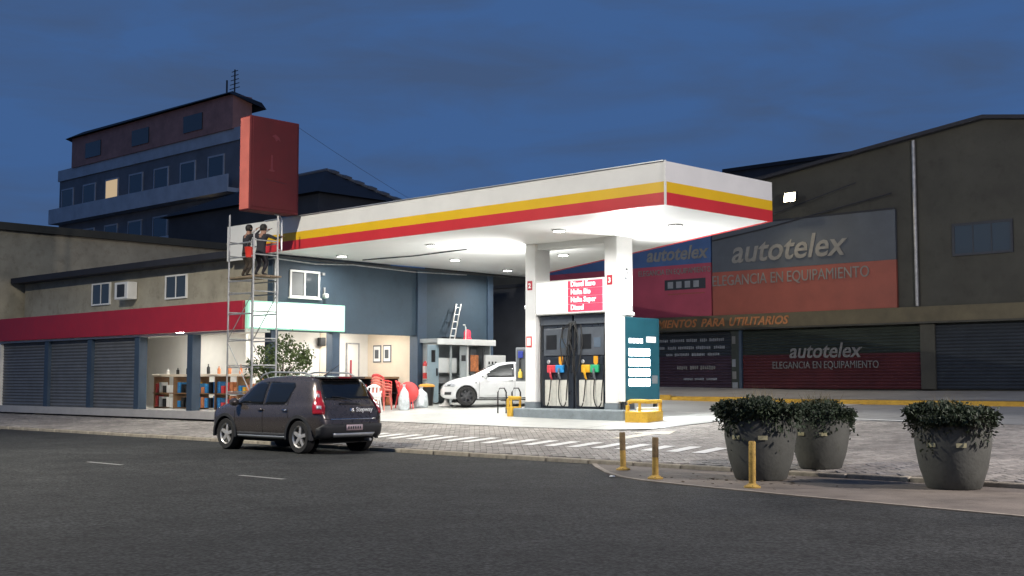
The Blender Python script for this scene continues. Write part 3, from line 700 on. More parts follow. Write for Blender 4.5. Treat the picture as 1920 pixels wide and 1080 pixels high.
# goods in the shop
ct = empty('shop_counter', (-33.6, 22.6, .55), 'pale counter with goods below inside the lit shop front', 'counter'); q = ct.location
MB(q).box(-38, -31.6, 22.3, 22.9, 1.62, 1.70).build('counter_top', int_cream, ct, bevel=.01)
for x in lin(-37.9, -31.7, 6): MB(q).box(x-.03, x+.03, 22.32, 22.88, .55, 1.62).build('upright', wood_m, ct)
MB(q).box(-38, -31.6, 22.32, 22.86, 1.05, 1.08).build('shelf', wood_m, ct)
for i in range(26):
    x = -37.8 + i*.235 + rnd.uniform(-.02, .02); m = rnd.choice([orange_goods, red_plastic, text_white, shop_blue, black_m, yellow_paint])
    if abs(((x + 37.9) / 1.24) % 1 - 0) < .05: continue
    for z in (1.08, .60):
        h = rnd.uniform(.18, .40); MB(q).box(x-.08, x+.08, 22.35, 22.6, z, z+h).build('goods_pack', m, ct, bevel=.012)
for i in range(9):
    x = -37.5 + i*.62; h = rnd.uniform(.12, .34)
    MB(q).lathe([(0,0),(.05,0),(.055,.02),(.055,h*.65),(.02,h*.8),(.02,h),(0,h)], 10, (x, 22.6, 1.70)).build('bottle', rnd.choice([black_m, text_white, orange_goods]), ct, True)
# water bottle stand and shelf behind the chairs
bs = empty('display_shelf', (-31.6, 26.2, .6), 'dark display shelf with blue bottles inside the shop opening', 'shelf'); q = bs.location
MB(q).box(-31.9, -31.3, 25.2, 27.7, 1.55, 1.62).build('shelf_top', wood_m, bs)
MB(q).box(-31.95, -31.9, 25.2, 27.7, .55, 1.6).build('back_panel', M('shelf_back', (.05, .035, .035), .7, var=.2), bs)
for y in (25.22, 25.85, 26.5, 27.1, 27.66): MB(q).box(-31.9, -31.35, y-.025, y+.025, .55, 1.55).build('divider', black_m, bs)
for k in range(8):
    y = 25.40 + k*.29
    for z, m in ((1.10, shop_blue if k < 4 else red_plastic), (.62, text_white if k < 4 else orange_goods)):
        MB(q).lathe([(0,0),(.10,0),(.11,.02),(.11,.24),(.05,.32),(.04,.38),(0,.38)], 12, (-31.6, y, z)).build('bottle', m, bs, True)
MB(q).box(-31.9, -31.36, 25.22, 27.64, 1.06, 1.09).build('middle_shelf', black_m, bs)

# ------------------------------------------------------------------ plastic chairs and tables in front
def chair(loc, rz, mat, label, stack=1, tilt=0):
    o = empty('plastic_chair', loc, label, 'chair', 'plastic garden chairs in front of the shop', rz); o.rotation_euler.x = tilt
    b = MB()
    # seat
    MB().prism([(-.22,-.20),(.22,-.20),(.20,.22),(-.20,.22)], (.42, .445)).build('seat', mat, o, bevel=.01)
    for sx, sy in ((-1,-1),(1,-1),(-1,1),(1,1)):
        MB().tube([(sx*.20, sy*.19, .43), (sx*.26, sy*.25, 0)], [.028, .022], 7).build('leg', mat, o, True)
    bk = MB()
    prof = lin(-.24, .24, 9)
    vs = []
    for z, yy in ((.44, .21), (.62, .26), (.78, .30), (.88, .32)):
        for x in prof: vs.append((x*(1 - (z-.44)*.25), yy - .10*(x/.24)**2, z if z < .85 else .88 - .10*(x/.24)**2))
    nn = len(prof)
    bk.add(vs, [(j*nn+i, j*nn+i+1, (j+1)*nn+i+1, (j+1)*nn+i) for j in range(3) for i in range(nn-1) if not (j == 1 and i % 2 == 1)])
    q_ = bk.build('backrest', mat, o, True, fix=False); sd = q_.modifiers.new('s', 'SOLIDIFY'); sd.thickness = .018
    for sx in (-1, 1):
        MB().tube([(sx*.24, -.22, .40), (sx*.27, -.20, .62), (sx*.27, .05, .65), (sx*.23, .22, .66)], [.02,.022,.024,.02], 7).build('armrest', mat, o, True)
    return o
white_pl = M('white_plastic', (.78, .76, .74), .35, var=.05)
pink_pl = M('faded_red_plastic', (.68, .20, .15), .4, var=.12)
gx = lambda x, y, d=0: (x, y, gz(x, y) + .014 + d)
chair(gx(-28.75, 24.35), R(40), white_pl, 'white plastic chair standing in front of the shop, back to the road')
chair(gx(-29.35, 25.20), R(200), pink_pl, 'faded red plastic chair behind the white chair')
for k in range(3): chair(gx(-29.35, 25.20, .09*(k+1)), R(200), pink_pl if k != 2 else red_plastic, ['second faded red chair up in the stack behind the white chair', 'third faded red chair up in the stack behind the white chair', 'topmost bright red chair of the stack behind the white chair'][k])
chair(gx(-29.25, 26.15), R(120), red_plastic, 'bright red plastic chair next to the round red table')
tb = empty('folding_table', gx(-28.9, 25.95), 'red plastic table tipped on its side among the chairs', 'table', rz=R(50))
tp = MB().lathe([(0,-.015),(.31,-.015),(.33,0),(.31,.015),(0,.015)], 28, (0, 0, .52), 'Y').build('table_top', red_plastic, tb, True)
MB().tube([(-.2, .03, .62), (-.3, .34, .0)], .02, 7).build('leg', red_plastic, tb, True); MB().tube([(.2, .03, .62), (.3, .34, .0)], .02, 7).build('leg', red_plastic, tb, True)
MB().tube([(-.14, .0, .24), (-.15, -.16, 0)], .02, 7).build('leg', red_plastic, tb, True); MB().tube([(.14, .0, .24), (.15, -.16, 0)], .02, 7).build('leg', red_plastic, tb, True)
def bag(loc, r, h, label):
    b = MB(); prof = [(0,0),(.8,0),(1,.12),(.95,.45),(.7,.75),(.25,.92),(.18,1.0),(.3,1.08),(0,1.0)]; b.lathe([(a*r, z*h) for a, z in prof], 18, loc)
    for v in b.v:
        s_ = math.sin(v.x*31+v.z*17)*math.cos(v.y*27+v.z*11)*.12; v.x += (v.x-loc[0])*s_; v.y += (v.y-loc[1])*s_
    b.o = Vector(loc); o = b.build('plastic_bag', clear_bag, None, True); o.location = loc; return tag(o, label, 'bag', 'plastic bags by the chairs')
bag(gx(-28.85, 26.45), .24, .62, 'clear plastic bag leaning beside the black bin')
bag(gx(-28.65, 25.55), .18, .74, 'tall clear plastic bag in front of the tipped red table')
# bin
bn = empty('waste_bin', gx(-29.5, 27.3), 'black waste bin with an orange lid beside the pilaster', 'bin')
MB().lathe([(0,0),(.20,0),(.24,.62),(.22,.62),(.19,.05),(0,.05)], 18).build('bucket', black_m, bn, True)
MB().lathe([(0,.72),(.2,.70),(.27,.66),(.27,.61),(.245,.61)], 18).build('lid', M('orange_lid', (.62, .30, .05), .45, var=.1), bn, True)
wt = empty('white_wheel_chock', gx(-28.75, 27.45), 'small white domed plastic base on the concrete beside the kiosk', 'marker base')
MB().lathe([(0,.22),(.05,.21),(.07,.12),(.16,.06),(.22,.04),(.24,0),(0,0)], 18).build('dome', white_pl, wt, True)
MB().lathe([(.02,.30),(.02,.2)], 8).build('stub', galv, wt)
wt.name = 'marker_base'
ex = empty('fire_extinguisher', (XW+.26, 27.98, 1.55), 'red fire extinguisher hanging on the tall blue pilaster', 'extinguisher')
MB().lathe([(0,0),(.09,0),(.10,.03),(.10,.50),(.06,.58),(.03,.60),(0,.6)], 16).build('cylinder', red_plastic, ex, True)
MB().lathe([(.102,.2),(.102,.42)], 16).build('label_band', text_white, ex, True)
MB().cbox((0,0,.64), (.05,.05,.09)).build('valve', black_m, ex); MB().cbox((.03,0,.70), (.14,.03,.03), ry=-.25).build('handle', black_m, ex)
MB().tube([(.03,.0,.64),(.10,.06,.58),(.12,.06,.30)], .014, 6).build('hose', rubber, ex, True)
MB().lathe([(.104,-.02),(.104,.0),(0,.0)], 16).build('bracket', text_white, ex)

# ------------------------------------------------------------------ attendants' kiosk
kz = gz(-29.8, 29) + .014
kk = empty('service_kiosk', (-29.9, 29.2, kz), 'grey metal service kiosk with open doors and shelves behind the white car', 'kiosk'); q = kk.location
kg = M('kiosk_grey', (.34, .38, .39), .5, var=.1, dirt=.2); kw = M('kiosk_white', (.62, .64, .63), .45, var=.08)
K = lambda n, m, *bx, parent=kk, bevel=.008: (lambda b: ([b.box(*z) for z in bx], b.build(n, m, parent, bevel=bevel))[1])(MB(q))
t = kz
K('back_panel', kg, (-30.42, -30.38, 27.95, 30.5, t, t+2.0))
K('side_panel', kg, (-30.38, -29.7, 27.95, 27.99, t, t+2.0)); K('side_panel', kg, (-30.38, -29.7, 30.46, 30.5, t, t+2.0))
K('roof', kg, (-30.5, -29.6, 27.85, 30.6, t+2.0, t+2.14)); K('roof_lip', kw, (-29.62, -29.55, 27.85, 30.6, t+1.94, t+2.14))
K('post', kw, (-29.74, -29.66, 29.30, 29.38, t, t+1.94)); K('post', kg, (-29.74, -29.68, 28.55, 28.61, t, t+1.94))
for zz in (.3, .62, .94): K('shelf', steel_dark, (-30.38, -29.75, 28.0, 29.3, t+zz, t+zz+.03))
K('stacked_boxes', kw, (-30.3, -29.85, 28.12, 29.0, t+1.0, t+1.5)); K('stacked_boxes', M('box_grey', (.28, .29, .30), .6, var=.1), (-30.3, -29.9, 28.2, 29.1, t+.66, t+.9))
d1 = K('door', M('kiosk_door', (.20, .27, .31), .5, var=.1), (-29.72, -29.68, 27.5, 28.0, t+.02, t+1.92)); K('handle', black_m, (-29.68, -29.64, 27.88, 27.93, t+.9, t+1.15), parent=d1)
K('door_sign', black_m, (-29.678, -29.672, 27.66, 27.84, t+1.35, t+1.75), parent=d1)
d2 = K('door', kg, (-29.72, -29.68, 29.0, 29.32, t+.02, t+1.92)); K('vent', steel_dark, (-29.678, -29.672, 29.05, 29.25, t+1.4, t+1.6), parent=d2)
K('goods', orange_goods, (-30.2, -29.8, 29.55, 30.0, t+1.05, t+1.62)); K('window_frame', steel_dark, (-29.72, -29.69, 29.45, 29.5, t+.95, t+1.85), (-29.72, -29.69, 30.1, 30.15, t+.95, t+1.85), (-29.72, -29.69, 29.5, 30.1, t+.9, t+.95))
K('front_panel', kw, (-29.72, -29.69, 29.40, 30.5, t, t+.9))
sb = K('socket_board', kw, (-29.70, -29.60, 30.15, 31.15, t+.75, t+1.62))
for i in range(5): K('socket', black_m, (-29.6, -29.592, 30.28 + (i % 3)*.16, 30.36 + (i % 3)*.16, t+1.30 - (i//3)*.18, t+1.40 - (i//3)*.18), parent=sb)
bc = empty('beacon_lamp', (-29.95, 29.6, t+2.14), 'red beacon lamp on the kiosk roof', 'beacon')
MB().lathe([(.14,0),(.14,.06),(.12,.08),(.12,.25),(.09,.33),(0,.36)], 16).build('lens', M('red_beacon', (.7, .05, .08), .25, var=0, emit=(1, .05, .10), es=.5), bc, True)
MB().tube([(.1, -.18, -.02), (.1, -.18, .42), (.1, -.22, .50), (.1, -.30, .50)], .02, 7).build('pipe', white_m, bc, True)
ld = empty('ladder', (-30.25, 28.95, t+2.14), 'aluminium ladder leaning on the blue wall above the kiosk', 'ladder')
for s_ in (0, .22): MB().tube([(.10, s_, 0), (-.12, s_ + .52, 1.25)], .025, 6).build('stile', alu, ld, True)
for k in range(5):
    f_ = .1 + k*.2; MB().tube([(.10 - .22*f_, .52*f_, 1.25*f_), (.10 - .22*f_, .52*f_ + .22, 1.25*f_)], .016, 6).build('rung', alu, ld, True)

# ------------------------------------------------------------------ red totem on the canopy
tt = empty('totem_sign', (-28.86, 21.75, ZT), 'blank dark red box sign mounted high at the left end of the canopy', 'sign'); q = tt.location
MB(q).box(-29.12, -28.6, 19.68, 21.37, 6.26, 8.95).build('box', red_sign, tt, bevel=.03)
MB(q).box(-29.08, -28.64, 19.672, 19.679, 6.30, 8.91).build('painted_lit_side', red_painted_lit_edge, tt)  # salmon panel paints this side of the box as lit
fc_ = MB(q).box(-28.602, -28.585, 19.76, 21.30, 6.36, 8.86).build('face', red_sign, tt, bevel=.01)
MB(q).prism([(20.32, 7.42), (20.50, 7.42), (20.50, 7.46), (20.44, 7.48), (20.44, 7.88), (20.39, 7.90), (20.37, 7.48), (20.32, 7.46)], (-28.585, -28.581), 'X').build('faded_mark', red_mark, fc_)
MB(q).prism([(20.40, 8.44), (20.52, 8.50), (20.66, 8.42), (20.70, 8.30), (20.62, 8.36), (20.54, 8.30), (20.50, 8.38)], (-28.585, -28.581), 'X').build('faded_mark', red_mark, fc_)
MB(q).prism([(20.20, 7.16), (20.95, 7.10), (20.95, 7.13), (20.2, 7.20)], (-28.585, -28.5815), 'X').build('faded_mark', red_dark, fc_)
for z in (6.9, 8.2): MB(q).tube([(-29.12, 21.1, z), (-29.62, 21.8, z)], .05, 8).build('arm', steel_dark, tt, True)
MB(q).tube([(-29.62, 21.8, ZT-.2), (-29.62, 21.8, 8.4)], .07, 10).build('post', steel_dark, tt, True)

# ------------------------------------------------------------------ scaffold
X0, X1, Y0, Y1 = -29.65, -28.45, 19.75, 20.55
scf = empty('scaffold_tower', (-29.05, 20.15, gz(-29, 20.2)), 'galvanised scaffold tower with plank platform under the red box sign', 'scaffold'); q = scf.location
zb = gz(-29, 20.2)
for (x, y, zt) in ((X0, Y0, 6.2), (X1, Y0, 5.6), (X0, Y1, 5.6), (X1, Y1, 6.15)):
    st = MB(q).tube([(x, y, zb + .1), (x, y, zt)], .026, 8).build('standard', galv, scf, True)
    MB(q).lathe([(.08,0),(.08,.02),(.03,.03),(.03,.12)], 10, (x, y, zb)).build('foot', steel_dark, st)
for z in (1.1, 1.85, 2.6, 3.35, 3.92, 4.28, 4.95, 5.35):
    for y in (Y0, Y1): MB(q).tube([(X0, y, z), (X1, y, z)], .02, 6).build('ledger', galv, scf, True)
    for x in (X0, X1): MB(q).tube([(x, Y0, z + .06), (x, Y1, z + .06)], .02, 6).build('transom', galv, scf, True)
for z0, z1, fl in ((1.1, 2.6, 0), (2.6, 3.92, 1)):
    for y in (Y0 - .02, Y1 + .02):
        a, b_ = (X0, X1) if fl else (X1, X0)
        MB(q).tube([(a, y, z0), (b_, y, z1)], .014, 6).build('brace', galv, scf, True)
for k in range(4): MB(q).box(X0 - .15, X1 + .25, Y0 + .03 + k*.19, Y0 + .20 + k*.19, 4.37, 4.42).build('plank', plank_m, scf, bevel=.006)
MB(q).tube([(-28.75, 20.9, 5.2), (-28.75, 20.9, 6.05), (-28.80, 20.86, 6.2), (-28.95, 20.80, 6.28)], .03, 8).build('curved_pipe', alu, scf, True)
MB(q).tube([(-28.75, 20.9, 5.2), (X1, Y1, 5.2)], .02, 6).build('clamp_bar', galv, scf)
bk = empty('red_bucket', (-28.66, 19.75, 4.62), 'bright red bucket hanging on the scaffold rail by the platform', 'bucket')
MB().lathe([(0,.30),(.10,.30),(.135,.58),(.145,.59),(.12,.58),(.09,.33),(0,.33)], 18).build('pail', red_bucket_m, bk, True)
MB().tube([(-.13,0,.56)] + [(.13*math.cos(PI - t_*PI), 0, .56 + .20*math.sin(t_*PI)) for t_ in lin(.1, .9, 7)] + [(.13,0,.56)], .008, 6).build('handle', galv, bk, True)


# ------------------------------------------------------------------ people (skin-modifier figures)
def person(loc, rz, joints, mats, label, hair=True):
    # joints: name -> (pos, radius, parent)
    o = empty('person', loc, label, 'person', 'workers on the scaffold', rz)
    me = bpy.data.meshes.new('body'); names = list(joints); idx = {n: i for i, n in enumerate(names)}
    me.from_pydata([joints[n][0] for n in names], [(idx[n], idx[joints[n][2]]) for n in names if joints[n][2]], [])
    ob = bpy.data.objects.new('body', me); COL.objects.link(ob)
    ob.modifiers.new('skin', 'SKIN'); ss = ob.modifiers.new('sub', 'SUBSURF'); ss.levels = 2; ss.render_levels = 2
    for n in names:
        sv = me.skin_vertices[0].data[idx[n]]; r = joints[n][1]; sv.radius = r if isinstance(r, tuple) else (r, r); sv.use_root = (n == 'pelvis')
    bpy.context.view_layer.update()
    m2 = bpy.data.meshes.new_from_object(ob.evaluated_get(bpy.context.evaluated_depsgraph_get())); bpy.data.objects.remove(ob)
    for m in mats: m2.materials.append(m)
    pts = [(Vector(joints[n][0]), joints[n][3]) for n in names]
    segs = [(Vector(joints[n][0]), Vector(joints[joints[n][2]][0]), joints[n][3]) for n in names if joints[n][2]]
    for p in m2.polygons:
        c = p.center; best = 9; mi = 0
        for a, b, k in segs:
            d = b - a; t_ = max(0, min(1, (c - a).dot(d) / d.length_squared)); e = (c - a - d*t_).length
            if e < best: best, mi = e, k
        p.material_index = mi; p.use_smooth = True
    bd = setmesh('body', m2, o)
    hc, hr = Vector(joints['head'][0]), .105
    if hair:
        b = MB(); b.lathe([(0,.112),(.05,.106),(.085,.078),(.104,.03),(.102,-.03),(.08,-.085)], 16, (hc.x, hc.y - .016, hc.z + .03)); b.build('hair', hair_m, o, True)
    for s_ in (-1, 1): MB().lathe([(0,-.012),(.03,0),(0,.012)], 10, (hc.x + s_*.098, hc.y, hc.z), 'X').build('ear', skin_m, o, True)
    return o
def fig(lh, rh, crouch=0, lean=.06):
    # facing +Y; lh, rh are hand targets
    z = -crouch
    J = {'pelvis': ((0, 0, .86+z), (.15, .12), None, 1), 'waist': ((0, lean*.5, 1.02+z), (.135, .10), 'pelvis', 0), 'chest': ((0, lean, 1.22+z), (.165, .115), 'waist', 0),
         'neck': ((0, lean+.02, 1.40+z), .055, 'chest', 2), 'head': ((0, lean+.05, 1.53+z), (.085, .095), 'neck', 2), 'crown': ((0, lean+.05, 1.61+z), .06, 'head', 2)}
    for s_, h, n in ((-1, lh, 'l'), (1, rh, 'r')):
        sh_ = Vector((s_*.19, lean, 1.33+z)); hv = Vector(h); el = (sh_ + hv)/2 + Vector((s_*.10, -.05, -.09))
        J[n+'sho'] = (tuple(sh_), .062, 'chest', 0); J[n+'elb'] = (tuple(el), .046, n+'sho', 0); wr = el.lerp(hv, .85)
        J[n+'wri'] = (tuple(wr), .034, n+'elb', 3); J[n+'palm'] = (tuple(hv), (.038, .022), n+'wri', 2)
        d = (hv - wr).normalized(); side = d.cross(Vector((0, 0, 1))); side = side.normalized() if side.length > .1 else Vector((1, 0, 0))
        for f_, (o_, l_) in enumerate(((-.032, .075), (-.011, .09), (.011, .085), (.032, .065))):
            kx = hv + side*o_ + d*.035; J[n+'k%d' % f_] = (tuple(kx), .010, n+'palm', 2); J[n+'f%d' % f_] = (tuple(kx + d*l_*.8 + Vector((0, .02, -.01))), .008, n+'k%d' % f_, 2)
        J[n+'th'] = (tuple(hv + side*s_*-.05 + Vector((0, .01, .02))), .010, n+'palm', 2)
        hx = s_*.10; J[n+'hip'] = ((hx, 0, .80+z), .10, 'pelvis', 1); J[n+'kne'] = ((hx*1.3, .06 + crouch*.6, .46 + z*.5), .068, n+'hip', 1)
        J[n+'ank'] = ((hx*1.3, -.03, .09), .045, n+'kne', 1); J[n+'toe'] = ((hx*1.5, .16, .04), .04, n+'ank', 4)
    return J
person((-29.5, 20.2, 4.42), R(-8), fig((-.42, .55, 1.50), (.22, .62, 1.42), .12), [cloth_dark, cloth_brown, skin_m, cloth_white, black_m], 'worker in a long dark jacket reaching to the bare fascia, left on the scaffold')
person((-28.80, 20.2, 4.42), R(14), fig((-.45, .48, 1.38), (.40, .45, 1.15), .16, .1), [cloth_dark, cloth_dark, skin_m, cloth_dark, black_m], 'black haired worker in dark clothes at the right of the scaffold platform')

# ------------------------------------------------------------------ plants
def crown(b, c, rad, n, size, seed, squash=1.0, jitter=.5):
    r_ = random.Random(seed); c = Vector(c)
    clumps = [(Vector((r_.gauss(0, .55), r_.gauss(0, .55), r_.gauss(0, .55)))) for _ in range(14)]
    for i in range(n):
        k = r_.choice(clumps); p = k + Vector((r_.gauss(0, .24), r_.gauss(0, .24), r_.gauss(0, .24)))
        if p.length > 1.15: p *= 1.15/p.length
        p = Vector((p.x*rad[0], p.y*rad[1], p.z*rad[2])) + c
        u = Vector((r_.uniform(-1,1), r_.uniform(-1,1), r_.uniform(-1,1))).normalized(); w = u.orthogonal().normalized(); w.rotate(Matrix.Rotation(r_.uniform(0, 6.3), 3, u))
        s_ = size * r_.uniform(.6, 1.3); nrm = u.cross(w)
        b.add([p, p + u*s_*.5 + w*s_*.28 + nrm*s_*.08, p + u*s_, p + u*s_*.5 - w*s_*.28 + nrm*s_*.08], [(0,1,2,3)])
    return b
pt = empty('potted_tree', gx(-29.0, 21.15), 'leafy potted tree in front of the lit shop behind the dark car', 'tree')
MB().lathe([(0,0),(.22,0),(.28,.42),(.31,.44),(.31,.48),(.26,.48),(.25,.42),(0,.40)], 20).build('pot', terracotta, pt, True)
MB().tube([(0,0,.4),(.03,.02,.9),(-.02,.05,1.3),(.05,.02,1.8)], [.045,.035,.03,.015], 8).build('trunk', bark_m, pt, True)
for k in range(5):
    a = k*1.3; MB().tube([(0,.03,1.1 + k*.08), (.22*math.cos(a), .22*math.sin(a), 1.45 + k*.08), (.42*math.cos(a), .42*math.sin(a), 1.6 + k*.1)], [.018,.012,.006], 6).build('branch', bark_m, pt, True)
cb = MB(); crown(cb, (0.1, .1, 1.9), (.66, .66, .70), 1900, .10, 3); crown(cb, (-.42, -.35, 1.6), (.42, .42, .5), 800, .10, 4); cb.build('crown', leaf_m, pt, fix=False)

def planter(loc, label, seed, sc=1):
    o = empty('planter', loc, label, 'planter', 'concrete planters at the kerb', rz=seed, sc=sc)
    MB().lathe([(0,0),(.36,0),(.38,.02),(.47,.30),(.525,.62),(.53,.85),(.51,.97),(.55,1.0),(.55,1.04),(.48,1.04),(.47,.92),(0,.90)], 40).build('pot', pot_m, o, True)
    MB().lathe([(0,.925),(.475,.925)], 24).build('soil', earth, o, fix=False)
    b = MB(); crown(b, (0, 0, 1.04), (.60, .60, .15), 8500, .062, seed+1)
    r_ = random.Random(seed)
    for i in range(2600):     # trailing rim foliage
        a = r_.uniform(0, 6.283); rr = .50 + r_.gauss(.05, .045); z = 1.08 - abs(r_.gauss(0, .16))*(.6 + .6*math.sin(a*2+seed)**2)
        u = Vector((math.cos(a)*.3 + r_.uniform(-.5,.5), math.sin(a)*.3 + r_.uniform(-.5,.5), r_.uniform(-1, .3))).normalized(); w = u.orthogonal().normalized(); s_ = .062*r_.uniform(.6,1.3); p = Vector((rr*math.cos(a), rr*math.sin(a), z))
        b.add([p, p+u*s_*.5+w*s_*.28, p+u*s_, p+u*s_*.5-w*s_*.28], [(0,1,2,3)])
    b.build('shrub', leaf_dark, o, fix=False)
    g_ = MB()
    for i in range(60):
        a = r_.uniform(0, 6.283); rr = r_.uniform(0, .38); p = Vector((rr*math.cos(a), rr*math.sin(a), 1.1)); d = Vector((r_.gauss(0,.10), r_.gauss(0,.10), r_.uniform(.14,.34))); s_ = d.orthogonal().normalized()*.005
        g_.add([p-s_, p+s_, p+d], [(0,1,2)])
    g_.build('grass_blades', M('dry_grass', (.16, .13, .05), .7, var=.3), o, fix=False)
    for a0 in (-100, -55):
        b2 = MB(); b2.lathe([(.537,.60),(.537,.66)], 5, (0,0,0), 'Z', R(a0) - seed - .12, R(a0) - seed + .14); b2.build('reflector_strip', M('reflector', (.45, .42, .25), .4, var=.3, scale=12), o, fix=False)
    return o
planter((-9.84, 15.85, .012), 'large round dark planter with a trailing shrub behind the third bollard', .9)
planter((-9.72, 17.40, gz(-9.72, 17.40)), 'second round dark planter, half hidden behind the large one on the pavement', 2.7, .86)
planter((-7.1, 16.3, .012), 'third round dark planter at the right edge of the kerb', 4.1, .95)

def bollard(x, y, h, label, tilt):
    o = empty('bollard', (x, y, .010), label, 'bollard', 'yellow posts along the kerb build-out'); o.rotation_euler = (tilt[0], tilt[1], 0)
    MB().lathe([(0,0),(.115,0),(.115,.02),(.06,.05),(.052,.06)], 18).build('flange', rust_yellow, o, True)
    MB().lathe([(.048,.04),(.048,h*.52)], 16).build('post', rust_yellow, o, True)
    MB().lathe([(.0485,h*.52),(.0485,h*.98),(.04,h),(0,h)], 16).build('worn_top', rust_top if h < .62 else rust_yellow, o, True)
    for k in range(4):
        a = k*PI/2 + .6; MB().lathe([(.012,.02),(.012,.035),(0,.035)], 8, (.09*math.cos(a), .09*math.sin(a), 0)).build('bolt', steel_dark, o)
bollard(-12.5, 15.95, .615, 'worn yellow bollard farthest along the kerb from the planters', (.01, -.02))
bollard(-11.02, 14.83, .615, 'worn yellow bollard in the middle of the three', (.015, .02))
bollard(-9.14, 14.5, .63, 'yellow bollard standing in front of the large planter', (0, .012))
# litter on the build-out
lb = MB(); r_ = random.Random(5)
for i in range(90):
    x = r_.gauss(-10.2, .9); y = r_.gauss(15.4, .45)
    if y > 16.7 or y < 14.3 + max(0, (-10.5 - x))*.8: continue
    a = r_.uniform(0, 6.3); s_ = r_.uniform(.03, .07); p = Vector((x, y, .014)); u = Vector((math.cos(a), math.sin(a), r_.uniform(.05,.3)))*s_; w = Vector((-math.sin(a), math.cos(a), .1))*s_*.5
    lb.add([p, p+u*.5+w, p+u, p+u*.5-w], [(0,1,2,3)])
lo_ = lb.build('fallen_leaves', M('dead_leaf', (.05, .035, .018), .8, var=.4, scale=5), fix=False); tag(lo_, 'dry fallen leaves scattered round the planter and bollards', 'leaves', kind='stuff')
pc = MB((-11.75, 14.72, 0)).lathe([(0,.03),(.03,.03),(.045,.016),(.05,.012)], 7, (-11.75, 14.72, 0)); pc = pc.build('crumpled_paper', text_white, None); pc.location = (-11.75, 14.72, 0.0); tag(pc, 'white crumpled paper scrap at the edge of the build-out', 'litter')

# ------------------------------------------------------------------ cars
def pchip(keys):
    xs = [k[0] for k in keys]; ys = [k[1] for k in keys]; n = len(xs)
    h = [xs[i+1]-xs[i] for i in range(n-1)]; d = [(ys[i+1]-ys[i])/h[i] for i in range(n-1)]; m = [d[0]] + [0]*(n-2) + [d[-1]]
    for i in range(1, n-1):
        if d[i-1]*d[i] > 0:
            w1, w2 = 2*h[i]+h[i-1], h[i]+2*h[i-1]; m[i] = (w1+w2)/(w1/d[i-1]+w2/d[i])
    def f(x):
        x = min(max(x, xs[0]), xs[-1]); i = min(max(j for j in range(n) if xs[j] <= x), n-2)
        t_ = (x-xs[i])/h[i]; a, b = ys[i], ys[i+1]
        return a*(1+2*t_)*(1-t_)**2 + m[i]*h[i]*t_*(1-t_)**2 + b*t_*t_*(3-2*t_) + m[i+1]*h[i]*t_*t_*(t_-1)
    return f
def car_body(P):
    zt, zb, w, wr, belt = (pchip(P[k]) for k in ('zt', 'zb', 'w', 'wr', 'belt'))
    x0, x1 = P['zt'][0][0], P['zt'][-1][0]
    st = sorted(set([round(x0 + (x1-x0)*i/46, 4) for i in range(47)] + [round(x0 + d, 4) for d in (.012,.025,.045,.07,.1,.13,.17,.21)] + [round(x1 - d, 4) for d in (.012,.025,.045,.07,.1,.14)]))
    rings = []
    for x in st:
        T, B, Wd, Wr, bl_ = zt(x), zb(x), w(x), wr(x), belt(x)
        b2 = min(bl_, T - .05); mid = B + (b2-B)*.5
        half = [(0, B), (Wd*.70, B), (Wd*.90, B+.015), (Wd*.965, B+.07), (Wd*.99, B+(mid-B)*.6), (Wd, mid), (Wd*.998, mid+(b2-mid)*.45), (Wd*.985, b2-.03), (Wd*.955, b2)]
        Wt = min(Wr, Wd*.95)
        for s_ in (.2, .45, .7, .88): half.append((Wd*.955 + (Wt-Wd*.955)*s_ + .025*math.sin(PI*s_)*(1 if T-b2 > .2 else 0), b2 + (T-b2)*(.93*s_)))
        half += [(Wt*.95, b2+(T-b2)*.93), (Wt*.80, T-.012 - (T-b2)*.0), (Wt*.5, T-.003), (0, T)]
        rings.append([(x, y, z) for y, z in half] + [(x, -y, z) for y, z in reversed(half[1:-1])])
    n = len(rings[0]); vs = [v for r_ in rings for v in r_]; fs = []
    for i in range(len(rings)-1):
        for k in range(n):
            k2 = (k+1) % n; fs.append((i*n+k, i*n+k2, (i+1)*n+k2, (i+1)*n+k))
    fs += [tuple(range(n-1, -1, -1)), tuple(range(len(vs)-n, len(vs)))]
    return vs, fs
